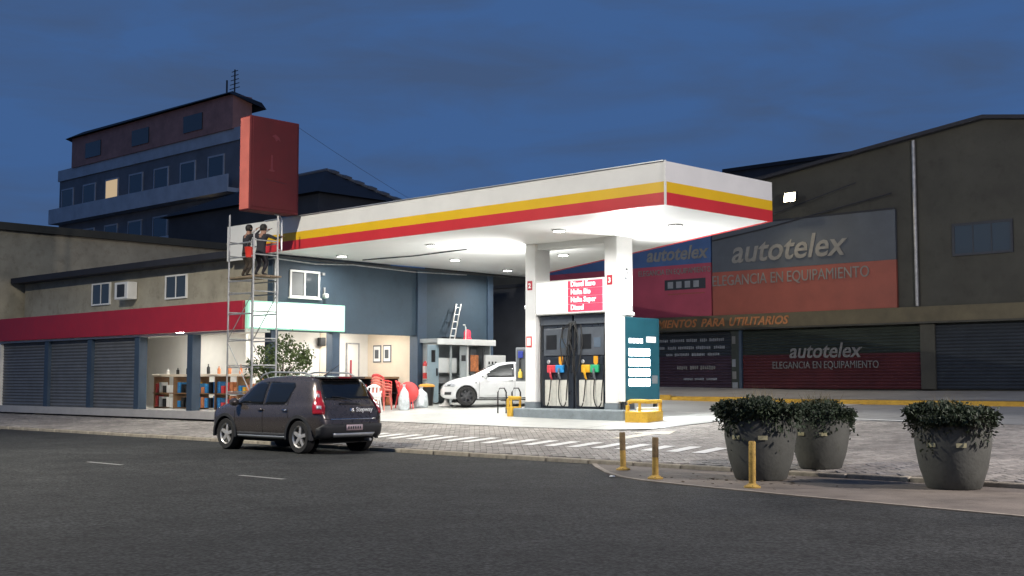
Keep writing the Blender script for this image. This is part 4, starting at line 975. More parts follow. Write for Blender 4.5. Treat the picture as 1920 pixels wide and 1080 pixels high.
def make_car(name, loc, rz, P, paint, label, sc=1, rim=None, glass=None):
    o = empty(name, loc, label, 'car', None, rz, sc)
    vs, fs = car_body(P); b = MB(); b.add(vs, fs); bd = b.build('body', paint, None)
    dg = bpy.context.evaluated_depsgraph_get
    bm = bmesh.new(); bm.from_mesh(bd.data); bvh = BVHTree.FromBMesh(bm); bm.free()
    cuts = []
    for ax in P['axles']:
        for s_ in (-1, 1):
            c = MB().lathe([(0,-.16),(P['arch'],-.16),(P['arch'],.16),(0,.16)], 28, (ax, s_*(P['track']+.02), P['wheel']), 'Y').build('cut', seam_m); cuts.append(c)
            md = bd.modifiers.new('cut', 'BOOLEAN'); md.object = c; md.operation = 'DIFFERENCE'; md.solver = 'EXACT'
    bpy.context.view_layer.update()
    me = bpy.data.meshes.new_from_object(bd.evaluated_get(dg())); bpy.data.objects.remove(bd)
    for c in cuts: bpy.data.objects.remove(c)
    me.materials.clear(); me.materials.append(paint)
    for p in me.polygons: p.use_smooth = True
    me.set_sharp_from_angle(angle=R(38))
    body = setmesh('body', me, o)
    def decal(nm, poly, yaw, mat, parent=None, off=.006, cell=.06, thick=.02):
        # outline poly (h, z) pressed on to the body from horizontal direction yaw
        n = Vector((math.cos(yaw), math.sin(yaw), 0)); hx = Vector((-math.sin(yaw), math.cos(yaw), 0))
        bm = bmesh.new(); bm.faces.new([bm.verts.new((a, 0, c)) for a, c in poly])
        for ax_, (lo, hi) in ((Vector((1,0,0)), (min(p[0] for p in poly), max(p[0] for p in poly))), (Vector((0,0,1)), (min(p[1] for p in poly), max(p[1] for p in poly)))):
            k = max(1, int((hi-lo)/cell))
            for i in range(1, k):
                pos = ax_*(lo + (hi-lo)*i/k)
                bmesh.ops.bisect_plane(bm, geom=bm.verts[:]+bm.edges[:]+bm.faces[:], plane_co=pos, plane_no=ax_)
        for v in bm.verts:
            src = hx*v.co.x + Vector((0,0,v.co.z)) + n*4
            hit, nr, _, _ = bvh.ray_cast(src, -n)
            if hit is None: hit, nr, _, _ = bvh.find_nearest(hx*v.co.x + Vector((0,0,v.co.z)) + n*1.0)
            if nr.dot(n) < 0: nr = -nr
            v.co = hit + nr*off
        bmesh.ops.recalc_face_normals(bm, faces=bm.faces[:])
        f0 = bm.faces[:]
        if f0 and sum(((f.normal.dot(n)) for f in f0)) < 0: bmesh.ops.reverse_faces(bm, faces=f0)
        me = bpy.data.meshes.new(nm); bm.to_mesh(me); bm.free(); me.materials.append(mat)
        for p in me.polygons: p.use_smooth = True
        q_ = bpy.data.objects.new(nm, me); COL.objects.link(q_); q_.parent = parent or o
        sd = q_.modifiers.new('thick', 'SOLIDIFY'); sd.thickness = thick; sd.offset = -1
        return q_
    def strip(nm, pts, wd, yaw, mat, parent=None, off=.004):
        for a, c in zip(pts, pts[1:]):
            d = Vector((c[0]-a[0], c[1]-a[1])); nn = Vector((-d.y, d.x)).normalized()*wd/2
            decal(nm, [(a[0]-nn.x, a[1]-nn.y), (c[0]-nn.x, c[1]-nn.y), (c[0]+nn.x, c[1]+nn.y), (a[0]+nn.x, a[1]+nn.y)], yaw, mat, parent, off, .08, .01)
    r = P['wheel']; rim = rim or rim_m
    for ax in P['axles']:
        for s_ in (-1, 1):
            wy = s_*P['track']
            ty = MB().lathe([(r*.66,-.09),(r*.93,-.10),(r,-.07),(r,.07),(r*.93,.10),(r*.66,.09)], 32, (ax, wy, r), 'Y').build('wheel', tyre_m, o, True)
            MB().lathe([(r*.66,-.085),(r*.64,-.03),(r*.60,.06),(r*.66,.085)], 28, (ax, wy, r), 'Y').build('rim_barrel', rim, ty, True)
            sp = MB(); fy = wy + s_*.055
            sp.lathe([(0, s_*.02),(r*.17, s_*.015),(r*.19, -s_*.03)], 16, (ax, fy, r), 'Y')
            for k in range(P.get('spokes', 5)):
                a = 2*PI*k/P.get('spokes', 5) + .4
                c_, n_ = Vector((math.cos(a), 0, math.sin(a))), Vector((-math.sin(a), 0, math.cos(a))); C0 = Vector((ax, fy, r)); yv = Vector((0, s_, 0))
                vs_ = [C0 + c_*r*.10 + n_*r*.11, C0 + c_*r*.10 - n_*r*.11, C0 + c_*r*.645 - n_*r*.10, C0 + c_*r*.645 + n_*r*.10]
                vs_ = [v + yv*.012 for v in vs_] + [v - yv*.03 for v in vs_]
                sp.add(vs_, [(0,1,2,3),(7,6,5,4),(0,3,7,4),(1,5,6,2),(0,4,5,1),(3,2,6,7)])
            sp.build('rim', rim, ty, bevel=.004)
            MB().lathe([(0,0),(r*.6,0)], 20, (ax, wy - s_*.02, r), 'Y').build('brake_disc', steel_dark, ty, fix=False)
            MB().lathe([(0, -.01),(P['arch']*.99, -.01)], 24, (ax, s_*(P['track']-.13), r), 'Y').build('wheel_well', seam_m, o, fix=False)
    return o, body, decal, strip
LFT, RGT, REAR, FRT = PI/2, -PI/2, PI, 0.0     # pressing directions in car space (x forward, y left)
side_h = lambda pts, s_: [(-x if s_ > 0 else x, z) for x, z in pts]   # h axis points to -x on the left side

suvP = dict(
    zt=[(-2.02,.66),(-2.005,.74),(-1.97,.86),(-1.92,.98),(-1.86,1.07),(-1.76,1.26),(-1.66,1.43),(-1.60,1.505),(-1.5,1.54),(-1.2,1.57),(-.5,1.585),(.1,1.565),(.42,1.50),(.62,1.40),(1.0,1.12),(1.12,1.05),(1.3,1.01),(1.65,.95),(1.86,.86),(1.96,.74),(2.0,.64)],
    zb=[(-2.02,.44),(-1.98,.36),(-1.85,.30),(-1.5,.27),(0,.25),(1.6,.26),(1.9,.30),(2.0,.40)],
    w=[(-2.02,.66),(-1.99,.74),(-1.93,.80),(-1.8,.845),(-1.4,.872),(0,.872),(1.2,.868),(1.6,.83),(1.85,.76),(1.96,.68),(2.0,.60)],
    wr=[(-2.02,.60),(-1.9,.66),(-1.66,.60),(-1.5,.60),(-.5,.615),(.3,.60),(.62,.60),(1.1,.68),(1.3,.70),(2.0,.55)],
    belt=[(-2.02,.98),(-1.0,.965),(.3,.935),(1.1,.92),(2.0,.86)],
    axles=(-1.33, 1.26), track=.76, wheel=.338, arch=.385, spokes=5)
SUVL = Vector((-21.5, 16.0, 0))
o, body, decal, strip = make_car('parked_car', SUVL, PI, suvP, suv_paint, 'dark grey hatchback crossover parked along the kerb, seen from behind')
for s_ in (1, -1):
    yw = LFT if s_ > 0 else RGT; H = lambda pts: side_h(pts, s_)
    decal('side_window', H([(.84,1.0),(.46,1.37),(.28,1.43),(-.06,1.455),(-.06,.985)]), yw, glass_dark)
    decal('side_window', H([(-.14,.985),(-.14,1.455),(-.95,1.43),(-1.03,1.36),(-.88,1.03),(-.80,1.0)]), yw, glass_dark)
    strip('door_seam', H([(-.10,1.46),(-.10,.34)]), .012, yw, seam_m); strip('door_seam', H([(-.98,1.30),(-.92,.98),(-.98,.72)]), .010, yw, seam_m)
    strip('door_seam', H([(.92,1.0),(.90,.34)]), .010, yw, seam_m); strip('window_trim', H([(.92,.972),(-.90,.985)]), .016, yw, black_m)
    decal('sill_cladding', H([(.86,.275),(.86,.40),(-.94,.40),(-.94,.275)]), yw, clad_m, off=.014)
    decal('sill_strip', H([(.80,.30),(.80,.335),(-.86,.335),(-.86,.30)]), yw, alu, off=.022)
    for x in (.05, -.80):
        h_ = decal('door_handle', H([(x-.0,.85),(x-.16,.85),(x-.16,.885),(x,.885)]), yw, suv_paint if x > 0 else chrome, off=.028, thick=.03)
    decal('side_indicator', H([(1.02,.66),(1.09,.66),(1.09,.70),(1.02,.70)]), yw, M('amber_lens', (.6, .3, .08), .3, var=0), off=.008)
    for ax in suvP['axles']:
        fl = MB(); pts = []
        for k in range(17):
            a = R(-8) + R(196)*k/16; pts.append(Vector((ax + .40*math.cos(a), s_*.868, .338 + .405*math.sin(a))))
        vs = []
        for p, k in zip(pts, range(17)):
            a = R(-8) + R(196)*k/16; d = Vector((math.cos(a), 0, math.sin(a)))
            vs += [p - d*.028 + Vector((0, -s_*.04, 0)), p - d*.026 + Vector((0, s_*.022, 0)), p + d*.035 + Vector((0, s_*.018, 0)), p + d*.048 + Vector((0, -s_*.05, 0))]
        fl.add(vs, [(k*4+j, k*4+(j+1)%4, (k+1)*4+(j+1)%4, (k+1)*4+j) for k in range(16) for j in range(4)]); fl.build('arch_flare', clad_m, o, True)
    # roof rail and mirror
    rl = MB().tube([(-1.35, s_*.555, 1.57), (-1.15, s_*.56, 1.635), (0.0, s_*.57, 1.655), (.30, s_*.565, 1.60), (.40, s_*.56, 1.53)], .017, 8).build('roof_rail', alu, o, True)
    mr = MB().lathe([(0,-.09),(.06,-.085),(.085,-.03),(.085,.03),(.06,.085),(0,.09)], 14, (.80, s_*.96, 1.02), 'Y').build('mirror', suv_paint, o, True)
    MB().cbox((.76, s_*.86, .985), (.08, .12, .04)).build('mirror_arm', black_m, mr, bevel=.01)
    # tail lamp wraps the corner, pressed diagonally
    yt = PI - s_*R(38)
    c_, n_ = math.cos(yt), math.sin(yt)
    def hc(x, y): return x*-n_ + y*c_
    hm = hc(-1.86, s_*.76)
    tl = decal('tail_lamp', [(hm-.115,.80),(hm+.115,.80),(hm+.12,.95),(hm+.06,1.12),(hm+.03,1.26),(hm-.04,1.27),(hm-.09,1.1),(hm-.12,.95)], yt, red_lens, off=.014, cell=.03)
    decal('reverse_lens', [(hm-.04,.90),(hm+.05,.90),(hm+.045,.965),(hm-.035,.965)], yt, clear_lens, tl, off=.018, cell=.03)
    decal('brake_lens', [(hm-.025,1.13),(hm+.02,1.13),(hm+.01,1.2),(hm-.02,1.2)], yt, clear_lens, tl, off=.018, cell=.03)
    decal('headlamp', [((.62*s_), .68), ((.36*s_), .66), ((.36*s_), .78), ((.60*s_), .86)], FRT, clear_lens, off=.01)
rg = decal('rear_window', [(-.60,1.09),(.60,1.09),(.54,1.42),(.50,1.47),(-.50,1.47),(-.54,1.42)], REAR, glass_dark)
MB().box(-1.74, -1.42, -.54, .54, 1.515, 1.555).build('spoiler', suv_paint, o, bevel=.015)
MB().box(-1.752, -1.74, -.16, .16, 1.522, 1.545).build('high_brake_lamp', red_lens, o)
MB().tube([(-1.91, -.05, 1.07), (-1.90, .18, 1.13), (-1.86, .42, 1.15)], .012, 6).build('wiper', black_m, o, True)
decal('rear_bumper', [(-.80,.33),(.80,.33),(.82,.52),(.74,.60),(-.74,.60),(-.82,.52)], REAR, clad_m, off=.03, thick=.04)
decal('skid_plate', [(-.50,.36),(.50,.36),(.54,.43),(-.54,.43)], REAR, alu, off=.045)
strip('tailgate_seam', [(-.72,.70),(.72,.70)], .012, REAR, seam_m); strip('tailgate_trim', [(-.58,.695),(.58,.695)], .022, REAR, chrome, off=.012)
strip('tailgate_seam', [(.69,.70),(.62,1.05),(.56,1.46)], .010, REAR, seam_m); strip('tailgate_seam', [(-.69,.70),(-.62,1.05),(-.56,1.46)], .010, REAR, seam_m)
pl_ = decal('number_plate', [(-.21,.47),(.21,.47),(.21,.585),(-.21,.585)], REAR, M('plate', (.55, .42, .44), .5, var=.1), off=.048)
for k in range(6): decal('plate_mark', [(-.17+k*.06,.50),(-.135+k*.06,.50),(-.135+k*.06,.555),(-.17+k*.06,.555)], REAR, steel_dark, pl_, off=.052, thick=.003)
strip('badge', [(-.05,.87),(.05,.87)], .085, REAR, chrome, off=.012)
bt = lettering('lettering', 'Stepway', .13, text_white, o, Vector((-2.005, -.30, .845)), '-X', bold=.002, ext=.004)
strip('tailgate_handle', [(-.28,1.0),(.28,1.0)], .03, REAR, black_m, off=.012)
MB().tube([(-1.05, 0, 1.57), (-1.15, .0, 1.62), (-1.55, 0, 1.80)], [.02,.010,.004], 6).build('antenna', black_m, o, True)
decal('windscreen', [(-.62,1.10),(.62,1.10),(.55,1.44),(-.55,1.44)], FRT, glass_dark); decal('grille', [(-.32,.52),(.32,.52),(.34,.68),(-.34,.68)], FRT, black_m, off=.012); decal('front_bumper', [(-.66,.32),(.66,.32),(.68,.48),(-.68,.48)], FRT, clad_m, off=.02)
MB().tube([(-1.86, -.45, .28), (-2.03, -.45, .27)], .03, 10).build('exhaust', alu, o, True)
MB().box(-1.7, 1.7, -.62, .62, .20, .30).build('underbody', seam_m, o)

leonP = dict(
    zt=[(-2.14,.62),(-2.12,.72),(-2.06,.88),(-2.0,1.0),(-1.92,1.10),(-1.75,1.28),(-1.6,1.36),(-1.2,1.42),(-.4,1.455),(.2,1.42),(.5,1.32),(1.0,1.05),(1.15,.98),(1.4,.93),(1.75,.84),(1.98,.72),(2.08,.60),(2.12,.50)],
    zb=[(-2.14,.42),(-2.1,.34),(-1.9,.26),(0,.20),(1.6,.20),(2.0,.24),(2.12,.32)],
    w=[(-2.14,.60),(-2.08,.72),(-1.9,.82),(-1.4,.88),(0,.885),(1.3,.88),(1.7,.84),(1.95,.74),(2.07,.62),(2.12,.50)],
    wr=[(-2.14,.55),(-1.8,.60),(-1.2,.58),(-.2,.59),(.5,.60),(1.1,.70),(1.4,.72),(2.12,.45)],
    belt=[(-2.14,.98),(-1.2,.98),(.3,.90),(1.1,.86),(2.12,.72)],
    axles=(-1.30, 1.27), track=.77, wheel=.325, arch=.355, spokes=7)
hdg = R(227); fw = Vector((math.cos(hdg), math.sin(hdg))); lf = Vector((-math.sin(hdg), math.cos(hdg)))
wh = Vector((-27.45, 27.10)); lc = wh - fw*1.27*.95 - lf*.77*.95
o, body, decal, strip = make_car('parked_car', (lc.x, lc.y, gz(lc.x, lc.y) + .03), hdg, leonP, white_car_paint, 'white hatchback stopped behind the pump island, nose towards the shop', .95, rim_dark)
o.rotation_euler.x = 0
for s_ in (1, -1):
    yw = LFT if s_ > 0 else RGT; H = lambda pts: side_h(pts, s_)
    decal('side_window', H([(.80,.93),(.52,1.13),(.16,1.32),(-.10,1.37),(-.30,1.38),(-.30,.95)]), yw, glass_dark)
    decal('side_window', H([(-.36,.95),(-.36,1.38),(-.9,1.36),(-1.3,1.25),(-1.42,1.08),(-1.2,1.0)]), yw, glass_dark)
    strip('door_seam', H([(-.33,1.38),(-.33,.30)]), .010, yw, seam_m); strip('door_seam', H([(.84,.90),(.86,.32)]), .010, yw, seam_m)
    strip('crease_shade_strip', H([(.80,.78),(-1.6,.84)]), .012, yw, M('crease_painted_shade', (.5, .51, .52), .4, var=0))  # grey strip paints the shade along the door panels
    decal('door_handle', H([(-.12,.83),(-.26,.83),(-.26,.86),(-.12,.86)]), yw, white_car_paint, off=.028, thick=.03)
    decal('side_indicator', H([(.92,.74),(.99,.74),(.99,.77),(.92,.77)]), yw, black_m, off=.008)
    strip('sill', H([(.86,.22),(-.92,.22)]), .05, yw, clad_m, off=.008)
    mr = MB().lathe([(0,-.09),(.05,-.085),(.075,-.03),(.075,.03),(.05,.085),(0,.09)], 14, (.66, s_*.97, .97), 'Y').build('mirror', white_car_paint, o, True)
    MB().cbox((.64, s_*.87, .94), (.08, .12, .04)).build('mirror_arm', black_m, mr, bevel=.01)
    yt = s_*R(40); c_, n_ = math.cos(yt), math.sin(yt); hm = 1.80*-n_ + s_*.74*c_
    hl = decal('headlamp', [(hm-.17,.62),(hm+.15,.62),(hm+.20,.70),(hm+.10,.755),(hm-.14,.71)], yt, clear_lens, off=.012, cell=.04)
    decal('lamp_bowl', [(hm-.05,.645),(hm+.05,.645),(hm+.06,.70),(hm-.05,.69)], yt, steel_dark, hl, off=.016, cell=.03)
    decal('fog_grille', [(hm-.16,.36),(hm+.06,.36),(hm+.08,.45),(hm-.14,.45)], yt, black_m, off=.012, cell=.04)
decal('lower_grille', [(-.36,.32),(.36,.32),(.40,.46),(-.40,.46)], FRT, black_m, off=.012)
decal('grille', [(-.20,.52),(.20,.52),(.27,.66),(-.27,.66)], FRT, black_m, off=.012, cell=.04)
decal('emblem', [(-.06,.54),(.06,.54),(.06,.65),(-.06,.65)], FRT, chrome, off=.02, cell=.04)
decal('windscreen', [(-.66,1.0),(.66,1.0),(.56,1.37),(-.56,1.37)], FRT, glass_dark)
decal('rear_window', [(-.58,1.06),(.58,1.06),(.5,1.32),(-.5,1.32)], REAR, glass_dark)
MB().box(-1.7, 1.7, -.62, .62, .18, .25).build('underbody', seam_m, o)

# ------------------------------------------------------------------ warehouse shop across the side lane
WY = 38.7; zg = gz(-25, WY) + .13
wh_ = empty('car_accessory_shop', (-24, WY, zg), 'dark gabled shop with large faded blue and red banners and shutters', 'building'); q = wh_.location
def Q(name, mat, *boxes, parent=wh_, bevel=0):
    b = MB(q)
    for z in boxes: b.box(*z)
    return b.build(name, mat, parent, bevel=bevel)
gb = [(-42, zg-.3), (-4, zg-.3), (-4, 8.2), (-15.5, 9.9), (-24.0, 8.83), (-24.0, 7.6), (-42, 7.3)]
MB(q).prism([(x, z) for x, z in gb], (WY+.02, WY+14), 'Y').build('wall', wall_olive, wh_)
MB(q).add([(-24.3, WY-.25, 8.86), (-15.5, WY-.25, 9.99), (-15.5, WY+14.2, 9.99), (-24.3, WY+14.2, 8.86), (-24.3, WY-.25, 8.74), (-15.5, WY-.25, 9.87), (-15.5, WY+14.2, 9.87), (-24.3, WY+14.2, 8.74)], [(0,1,2,3),(7,6,5,4),(0,4,5,1),(1,5,6,2),(2,6,7,3),(3,7,4,0)]).build('roof', roof_dark, wh_)
MB(q).add([(-15.5, WY-.25, 9.99), (-3.7, WY-.25, 8.25), (-3.7, WY+14.2, 8.25), (-15.5, WY+14.2, 9.99), (-15.5, WY-.25, 9.87), (-3.7, WY-.25, 8.13), (-3.7, WY+14.2, 8.13), (-15.5, WY+14.2, 9.87)], [(0,1,2,3),(7,6,5,4),(0,4,5,1),(1,5,6,2),(2,6,7,3),(3,7,4,0)]).build('roof', roof_dark, wh_)
def banner(x0, x1, zb_, zmid, zt_, mu, ml, tx, tsize, tz, ex_, esize, ez, mtx):
    b1 = Q('banner', ml, (x0, x1, WY-.10, WY-.0, zb_, zmid)); b2 = Q('banner', mu, (x0, x1, WY-.105, WY-.0, zmid, zt_))
    lettering('lettering', 'autotelex', tsize, mtx, b2, Vector((tx, WY-.12, tz)) - q, shear=.22, bold=.016, ext=.012)
    words('ELEGANCIA EN EQUIPAMIENTO', esize, mtx, b1, Vector((ex_, WY-.115, ez)) - q, esize*.3, bold=0, ext=.01, sx=.8)
    return b1, b2
b1, b2 = banner(-35.5, -26.0, 3.93, 5.94, 7.05, auto_blue, auto_red, -27.6, .74, 6.15, -27.7, .30, 5.60, text_old)
for k in range(4): Q('poster_mark', text_dim, (-28.0+k*.4, -27.75+k*.4, WY-.112, WY-.10, 5.05, 5.3), parent=b1)
Q('poster_mark', shut_dark, (-28.15, -26.25, WY-.106, WY-.10, 4.98, 5.38), parent=b1)
Q('poster_line', auto_orange, (-28.0, -26.3, WY-.108, WY-.10, 4.80, 4.84), parent=b1)
banner(-25.94, -18.6, 3.93, 5.55, 7.25, auto_grey, auto_orange, -22.8, 1.20, 5.86, -22.75, .56, 5.03, text_old)
Q('cable', roof_dark, (-26, -18.6, WY-.12, WY-.105, 7.26, 7.31)); MB(q).tube([(-25.9, WY-.13, 6.75), (-23.8, WY-.13, 7.0), (-18.7, WY-.13, 7.8)], .025, 6).build('cable', roof_dark, wh_)
MB(q).tube([(-25.9, WY-.13, 7.1), (-23.8, WY-.13, 7.4), (-20, WY-.13, 8.3)], .02, 6).build('cable', roof_dark, wh_)
bd_ = Q('band', band_m, (-35.5, -10, WY-.22, WY+.0, 3.42, 3.92), bevel=.01); Q('band_edge', wall_olive, (-35.5, -10, WY-.3, WY-.0, 3.36, 3.42), parent=bd_)
xw = -29.95
for wd_ in ('EQUIPAMIENTOS', 'PARA', 'UTILITARIOS'):
    t_ = lettering('lettering', wd_, .42, text_orange, bd_, Vector((xw, WY-.235, 3.52)) - q, shear=.3, bold=.01, ext=.012, spacing=1.04, align='LEFT')
    xw = max(v.co.x for v in t_.data.vertices) + q.x + .16
def shutter(x0, x1, mats, nm='shutter'):
    z = zg; b = MB(q); n = int((3.34 - zg)/.11); fr = []
    for k in range(n):
        za, zb_ = z + k*.11, z + (k+1)*.11
        b.add([(x0, WY-.06, za), (x1, WY-.06, za), (x1, WY-.095, za+.055), (x0, WY-.095, za+.055), (x1, WY-.06, zb_), (x0, WY-.06, zb_)], [(0,1,2,3),(3,2,4,5)])
        fr += [0, 0] if za < z + 1.15 else [1, 1]
    o = b.build(nm, mats, wh_, fix=False)
    for p, m in zip(o.data.polygons, fr): p.material_index = m
    return o
s1 = shutter(-30.0, -25.15, [M('shutter_plum', (.04, .022, .035), .55, var=.2), shut_dark])
r_ = random.Random(11)
for (z, xa, xb, m, h) in ((3.02, -28.5, -25.45, text_dim, .11), (2.74, -28.5, -25.45, text_dim, .11), (2.48, -28.1, -25.6, text_dim, .10), (1.98, -27.6, -25.8, text_old, .13), (1.55, -27.3, -25.8, text_dim, .08)):
    x = xa
    while x < xb:
        wd = r_.uniform(.25, .7); b = MB(q); xx = x
        while xx < min(x+wd, xb): b.box(xx, xx + h*.55, WY-.105, WY-.097, z - h*r_.uniform(.4,.6), z + h*r_.uniform(.4,.6)); xx += h*.75
        b.build('worn_print', m, s1); x += wd + .14
for xx, nm in ((-25.1, 'post'),):
    Q('door_post', blue_trim, (-24.78, -24.68, WY-.16, WY-.0, zg, 3.34)); pnl = Q('poster_panel', shut_green, (-25.14, -24.80, WY-.12, WY-.0, zg, 3.34))
    for z0, m in ((2.85, text_old), (2.4, shut_green), (2.0, text_dim), (1.55, text_old), (1.15, text_dim)): Q('poster', m, (-25.10, -24.86 - r_.uniform(0, .1), WY-.128, WY-.12, z0, z0+.28), parent=pnl)
s2 = shutter(-24.66, -17.8, [shut_red, shut_green])
lettering('lettering', 'autotelex', .72, text_old, s2, Vector((-21.35, WY-.115, 2.30)) - q, shear=.22, bold=.012, ext=.01)
words('ELEGANCIA EN EQUIPAMIENTO', .36, text_old, s2, Vector((-21.35, WY-.115, 1.92)) - q, .11, bold=0, ext=.01, sx=.8)
Q('door_post', wall_olive, (-17.8, -17.3, WY-.16, WY-.0, zg, 3.34)); s3 = shutter(-17.3, -11.5, [shut_dark, shut_dark])
for x in (-16.6, -13.6, -10.6):
    v_ = Q('high_window', glass_pane, (x, x+1.8, WY-.02, WY+.019, 5.6, 6.5)); Q('frame', wall_dark, (x-.08, x, WY-.04, WY+.018, 5.52, 6.58), (x+1.8, x+1.88, WY-.04, WY+.018, 5.52, 6.58), (x, x+1.8, WY-.04, WY+.018, 6.5, 6.58), (x, x+1.8, WY-.04, WY+.018, 5.52, 5.6), (x+.58, x+.62, WY-.03, WY+.018, 5.6, 6.5), (x+1.18, x+1.22, WY-.03, WY+.018, 5.6, 6.5), parent=v_)
MB(q).tube([(-17.9, WY-.08, 9.5), (-17.9, WY-.08, 3.95)], .06, 8).build('downpipe', galv, wh_, True)
# floodlight on the gable
fl = empty('wall_floodlight', (-22.3, WY-.1, 7.95), 'glaring warm floodlight on the dark gable wall', 'floodlight')
MB().tube([(0, .1, .1), (0, -.35, .14)], .025, 7).build('arm', steel_dark, fl); MB().cbox((0, -.42, .05), (.50, .14, .38), rx=R(-14)).build('housing', steel_dark, fl, bevel=.02)
MB().cbox((0, -.505, .035), (.42, .012, .31), rx=R(-14)).build('lamp_glass', flood_face, fl)
area('gable_flood', (0, -.56, -.02), (.15, -.75, -.8), 300, .3, (1, .80, .48), fl, 175)
# neighbouring dark wall behind the station, between the shop and the warehouse
nb = MB((-38, 34, .8)).box(-46, -30.9, 33.6, 36, .3, 5.0).build('rear_boundary_wall', wall_dark); nb.location = (-38, 34, .8)
tag(nb, 'dark unlit wall behind the station between shop and warehouse', 'wall')
MB((-38, 34, .8)).box(-46, -30.88, 33.55, 36.1, 5.0, 5.12).build('coping', roof_dark, nb)

# ------------------------------------------------------------------ far buildings
ap = empty('apartment_block', (-62, 41, 0), 'tall apartment block with terracotta top storey at the far left', 'building'); q = ap.location
F = lambda n, m, *bx, parent=ap: (lambda b: ([b.box(*z) for z in bx], b.build(n, m, parent))[1])(MB(q))
F('wall', apt_grey, (-80, -58.2, 39.5, 40.9, -1, 15.9)); F('top_storey', apt_terra, (-78, -58.9, 39.3, 40.6, 15.9, 17.9)); F('parapet', apt_pale, (-80.1, -58.15, 39.40, 40.95, 15.2, 15.95))
MB(q).add([(-78.4, 39.0, 17.9), (-58.85, 39.0, 17.9), (-58.3, 41.2, 17.2), (-78.4, 41.2, 17.2), (-77, 39.6, 18.3), (-59.4, 39.6, 18.2), (-58.5, 41.0, 17.6), (-77, 40.8, 18.0)], [(0,1,5,4),(1,2,6,5),(2,3,7,6),(3,0,4,7),(4,5,6,7)]).build('roof', roof_dark, ap)
for zi in range(4):
    z = 3.4 + zi*3.0
    F('balcony_slab', apt_pale, (-79.9, -58.4, 38.7, 39.5, z-.25, z)); 
    F('balcony_rail', apt_pale, (-79.9, -58.4, 38.7, 38.76, z, z+.75))
    for k in range(7):
        x = -79.5 + k*3.0; w_ = F('window', glass_pane if (k*3+zi*5) % 7 else M('lit_window', (.5, .4, .25), .5, var=0, emit=(1, .72, .4), es=.5), (x, x+1.5, 39.44, 39.5, z+.1, z+2.1))
        F('frame', apt_pale, (x-.08, x, 39.42, 39.5, z+.05, z+2.2), (x+1.5, x+1.58, 39.42, 39.5, z+.05, z+2.2), (x, x+1.5, 39.42, 39.5, z+2.1, z+2.2), parent=w_)
for k in range(4): F('window', glass_pane, (-58.2, -58.16, 39.8, 40.6, 2.6+k*3, 4.2+k*3))
for k in range(3): F('top_window', glass_pane, (-76+k*6, -74+k*6, 39.24, 39.3, 16.3, 17.3))
MB(q).tube([(-59.8, 40, 17.5), (-59.8, 40, 19.6)], .05, 6).build('antenna_mast', steel_dark, ap)
for k in range(5): MB(q).tube([(-60.3+.05*k, 40, 18.5+.25*k), (-59.3-.05*k, 40, 18.5+.25*k)], .025, 5).build('antenna_bar', steel_dark, ap)
MB(q).tube([(-60.6, 40, 17.8), (-60.6, 40, 19.1)], .06, 6).build('vent_pipe', steel_dark, ap)

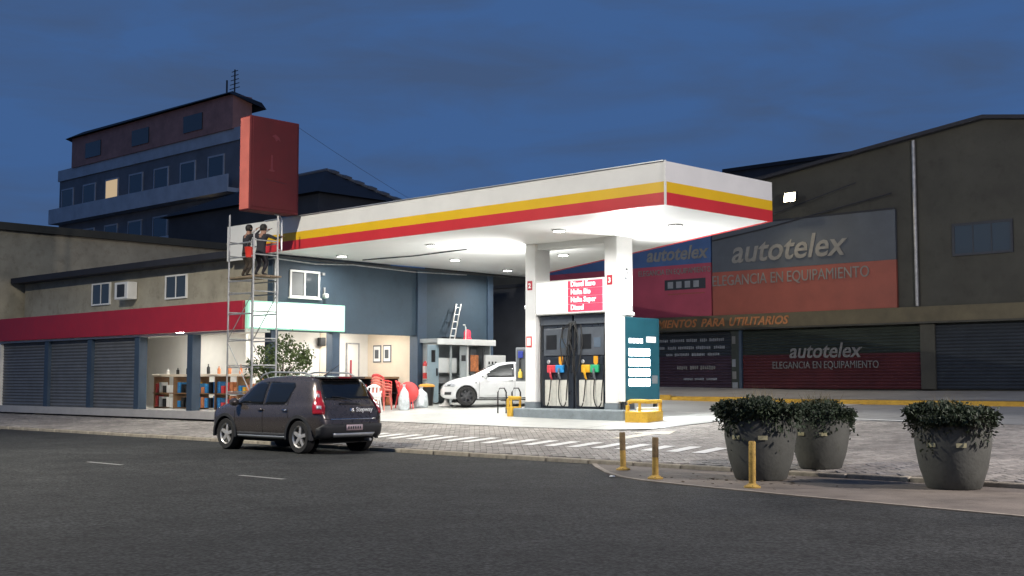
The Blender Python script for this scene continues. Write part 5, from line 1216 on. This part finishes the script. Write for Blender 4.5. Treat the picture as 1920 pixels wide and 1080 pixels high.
def house(loc, pts_wall, h, ridge, label, name='house', roofm=roof_dark, wallm=wall_dark):
    o = empty(name, loc, label, 'building'); q = o.location; (x0, x1, y0, y1) = pts_wall
    MB(q).box(x0, x1, y0, y1, -1, h).build('wall', wallm, o)
    e = .4; ym = (y0+y1)/2; hip = ridge[2]
    MB(q).add([(x0-e, y0-e, h-.1), (x1+e, y0-e, h-.1), (x1+e, y1+e, h-.1), (x0-e, y1+e, h-.1), (x0+hip, ym, ridge[0]), (x1-ridge[3], ym, ridge[1])], [(0,1,5,4),(1,2,5),(2,3,4,5),(3,0,4),(3,2,1,0)]).build('roof', roofm, o)
    MB(q).tube([(x0+hip, ym, ridge[0]+.02), (x1-ridge[3], ym, ridge[1]+.02)], .10, 6).build('ridge_cap', apt_grey, o)
    MB(q).tube([(x1-ridge[3], ym, ridge[1]+.02), (x1+e, y1+e, h-.06)], .09, 6).build('hip_cap', apt_grey, o)
    for k in range(6):
        t_ = (k+.5)/6; MB(q).cbox((x1-ridge[3] + (ridge[3]+e)*t_, ym + (y1+e-ym)*t_, ridge[1] + (h-.1-ridge[1])*t_ + .08), (.5, .4, .12), ry=.35).build('ridge_tile', apt_grey, o)
    w_ = MB(q).box(x1-3, x1-2, y0-.05, y0+.02, h-2.4, h-1.0).build('window', glass_pane, o)
    MB(q).box(x1-3.1, x1-1.9, y0-.08, y0-.051, h-2.5, h-2.4).build('sill', apt_grey, w_)
    return o
house((-52, 44, 0), (-60, -46.6, 36.0, 40.6), 10.6, (12.1, 12.15, 6, 2.3), 'dark hip roofed house silhouetted beyond the canopy')
bx = empty('flat_roofed_block', (-45, 76, 0), 'dark flat roofed block rising behind the gabled warehouse', 'building'); q = bx.location
MB(q).box(-47.0, -28, 71.8, 84, -1, 16.0).build('wall', wall_dark, bx); MB(q).box(-47.2, -27.8, 71.6, 84.2, 16.0, 16.25).build('parapet', roof_dark, bx)
for k in range(5): MB(q).box(-46+k*3.6, -44.6+k*3.6, 71.74, 71.8, 13.2, 14.6).build('window', glass_pane, bx)
# row to the left of the shop
lr = empty('row_building', (-56, 24, 0), 'plain two storey building left of the station shop', 'building'); q = lr.location
MB(q).box(-75, -47.3, 20.9, 34, -.5, 7.4).build('wall', beige_wall, lr); MB(q).box(-75.2, -47.1, 20.7, 34.2, 7.4, 7.7).build('cornice', wall_olive, lr)
for k in range(6):
    x = -52 - k*3.6
    w_ = MB(q).box(x, x+1.3, 20.84, 20.9, 4.3, 6.0).build('window', glass_pane, lr); MB(q).box(x-.1, x+1.4, 20.80, 20.9, 4.18, 4.3).build('sill', white_m, w_)
    s_ = MB(q).box(x-.5, x+1.9, 20.82, 20.9, .1, 2.9).build('roller_door', shut_dark, lr)
    for j in range(9): MB(q).box(x-.5, x+1.9, 20.80, 20.82, .3+j*.28, .33+j*.28).build('slat', wall_dark, s_)
# overhead wire from the box sign to the right
ow = empty('overhead_wire', (-28.86, 21.0, 8.9), 'thin overhead wire running from the red box sign behind the canopy', 'wire')
wp = [Vector((0,.4,.05)).lerp(Vector((-3.5, 17, -3.2)), t_) + Vector((0,0,-1.6*t_*(1-t_))) for t_ in lin(0, 1, 12)]
MB().tube(wp, .005, 5).build('wire', roof_dark, ow)
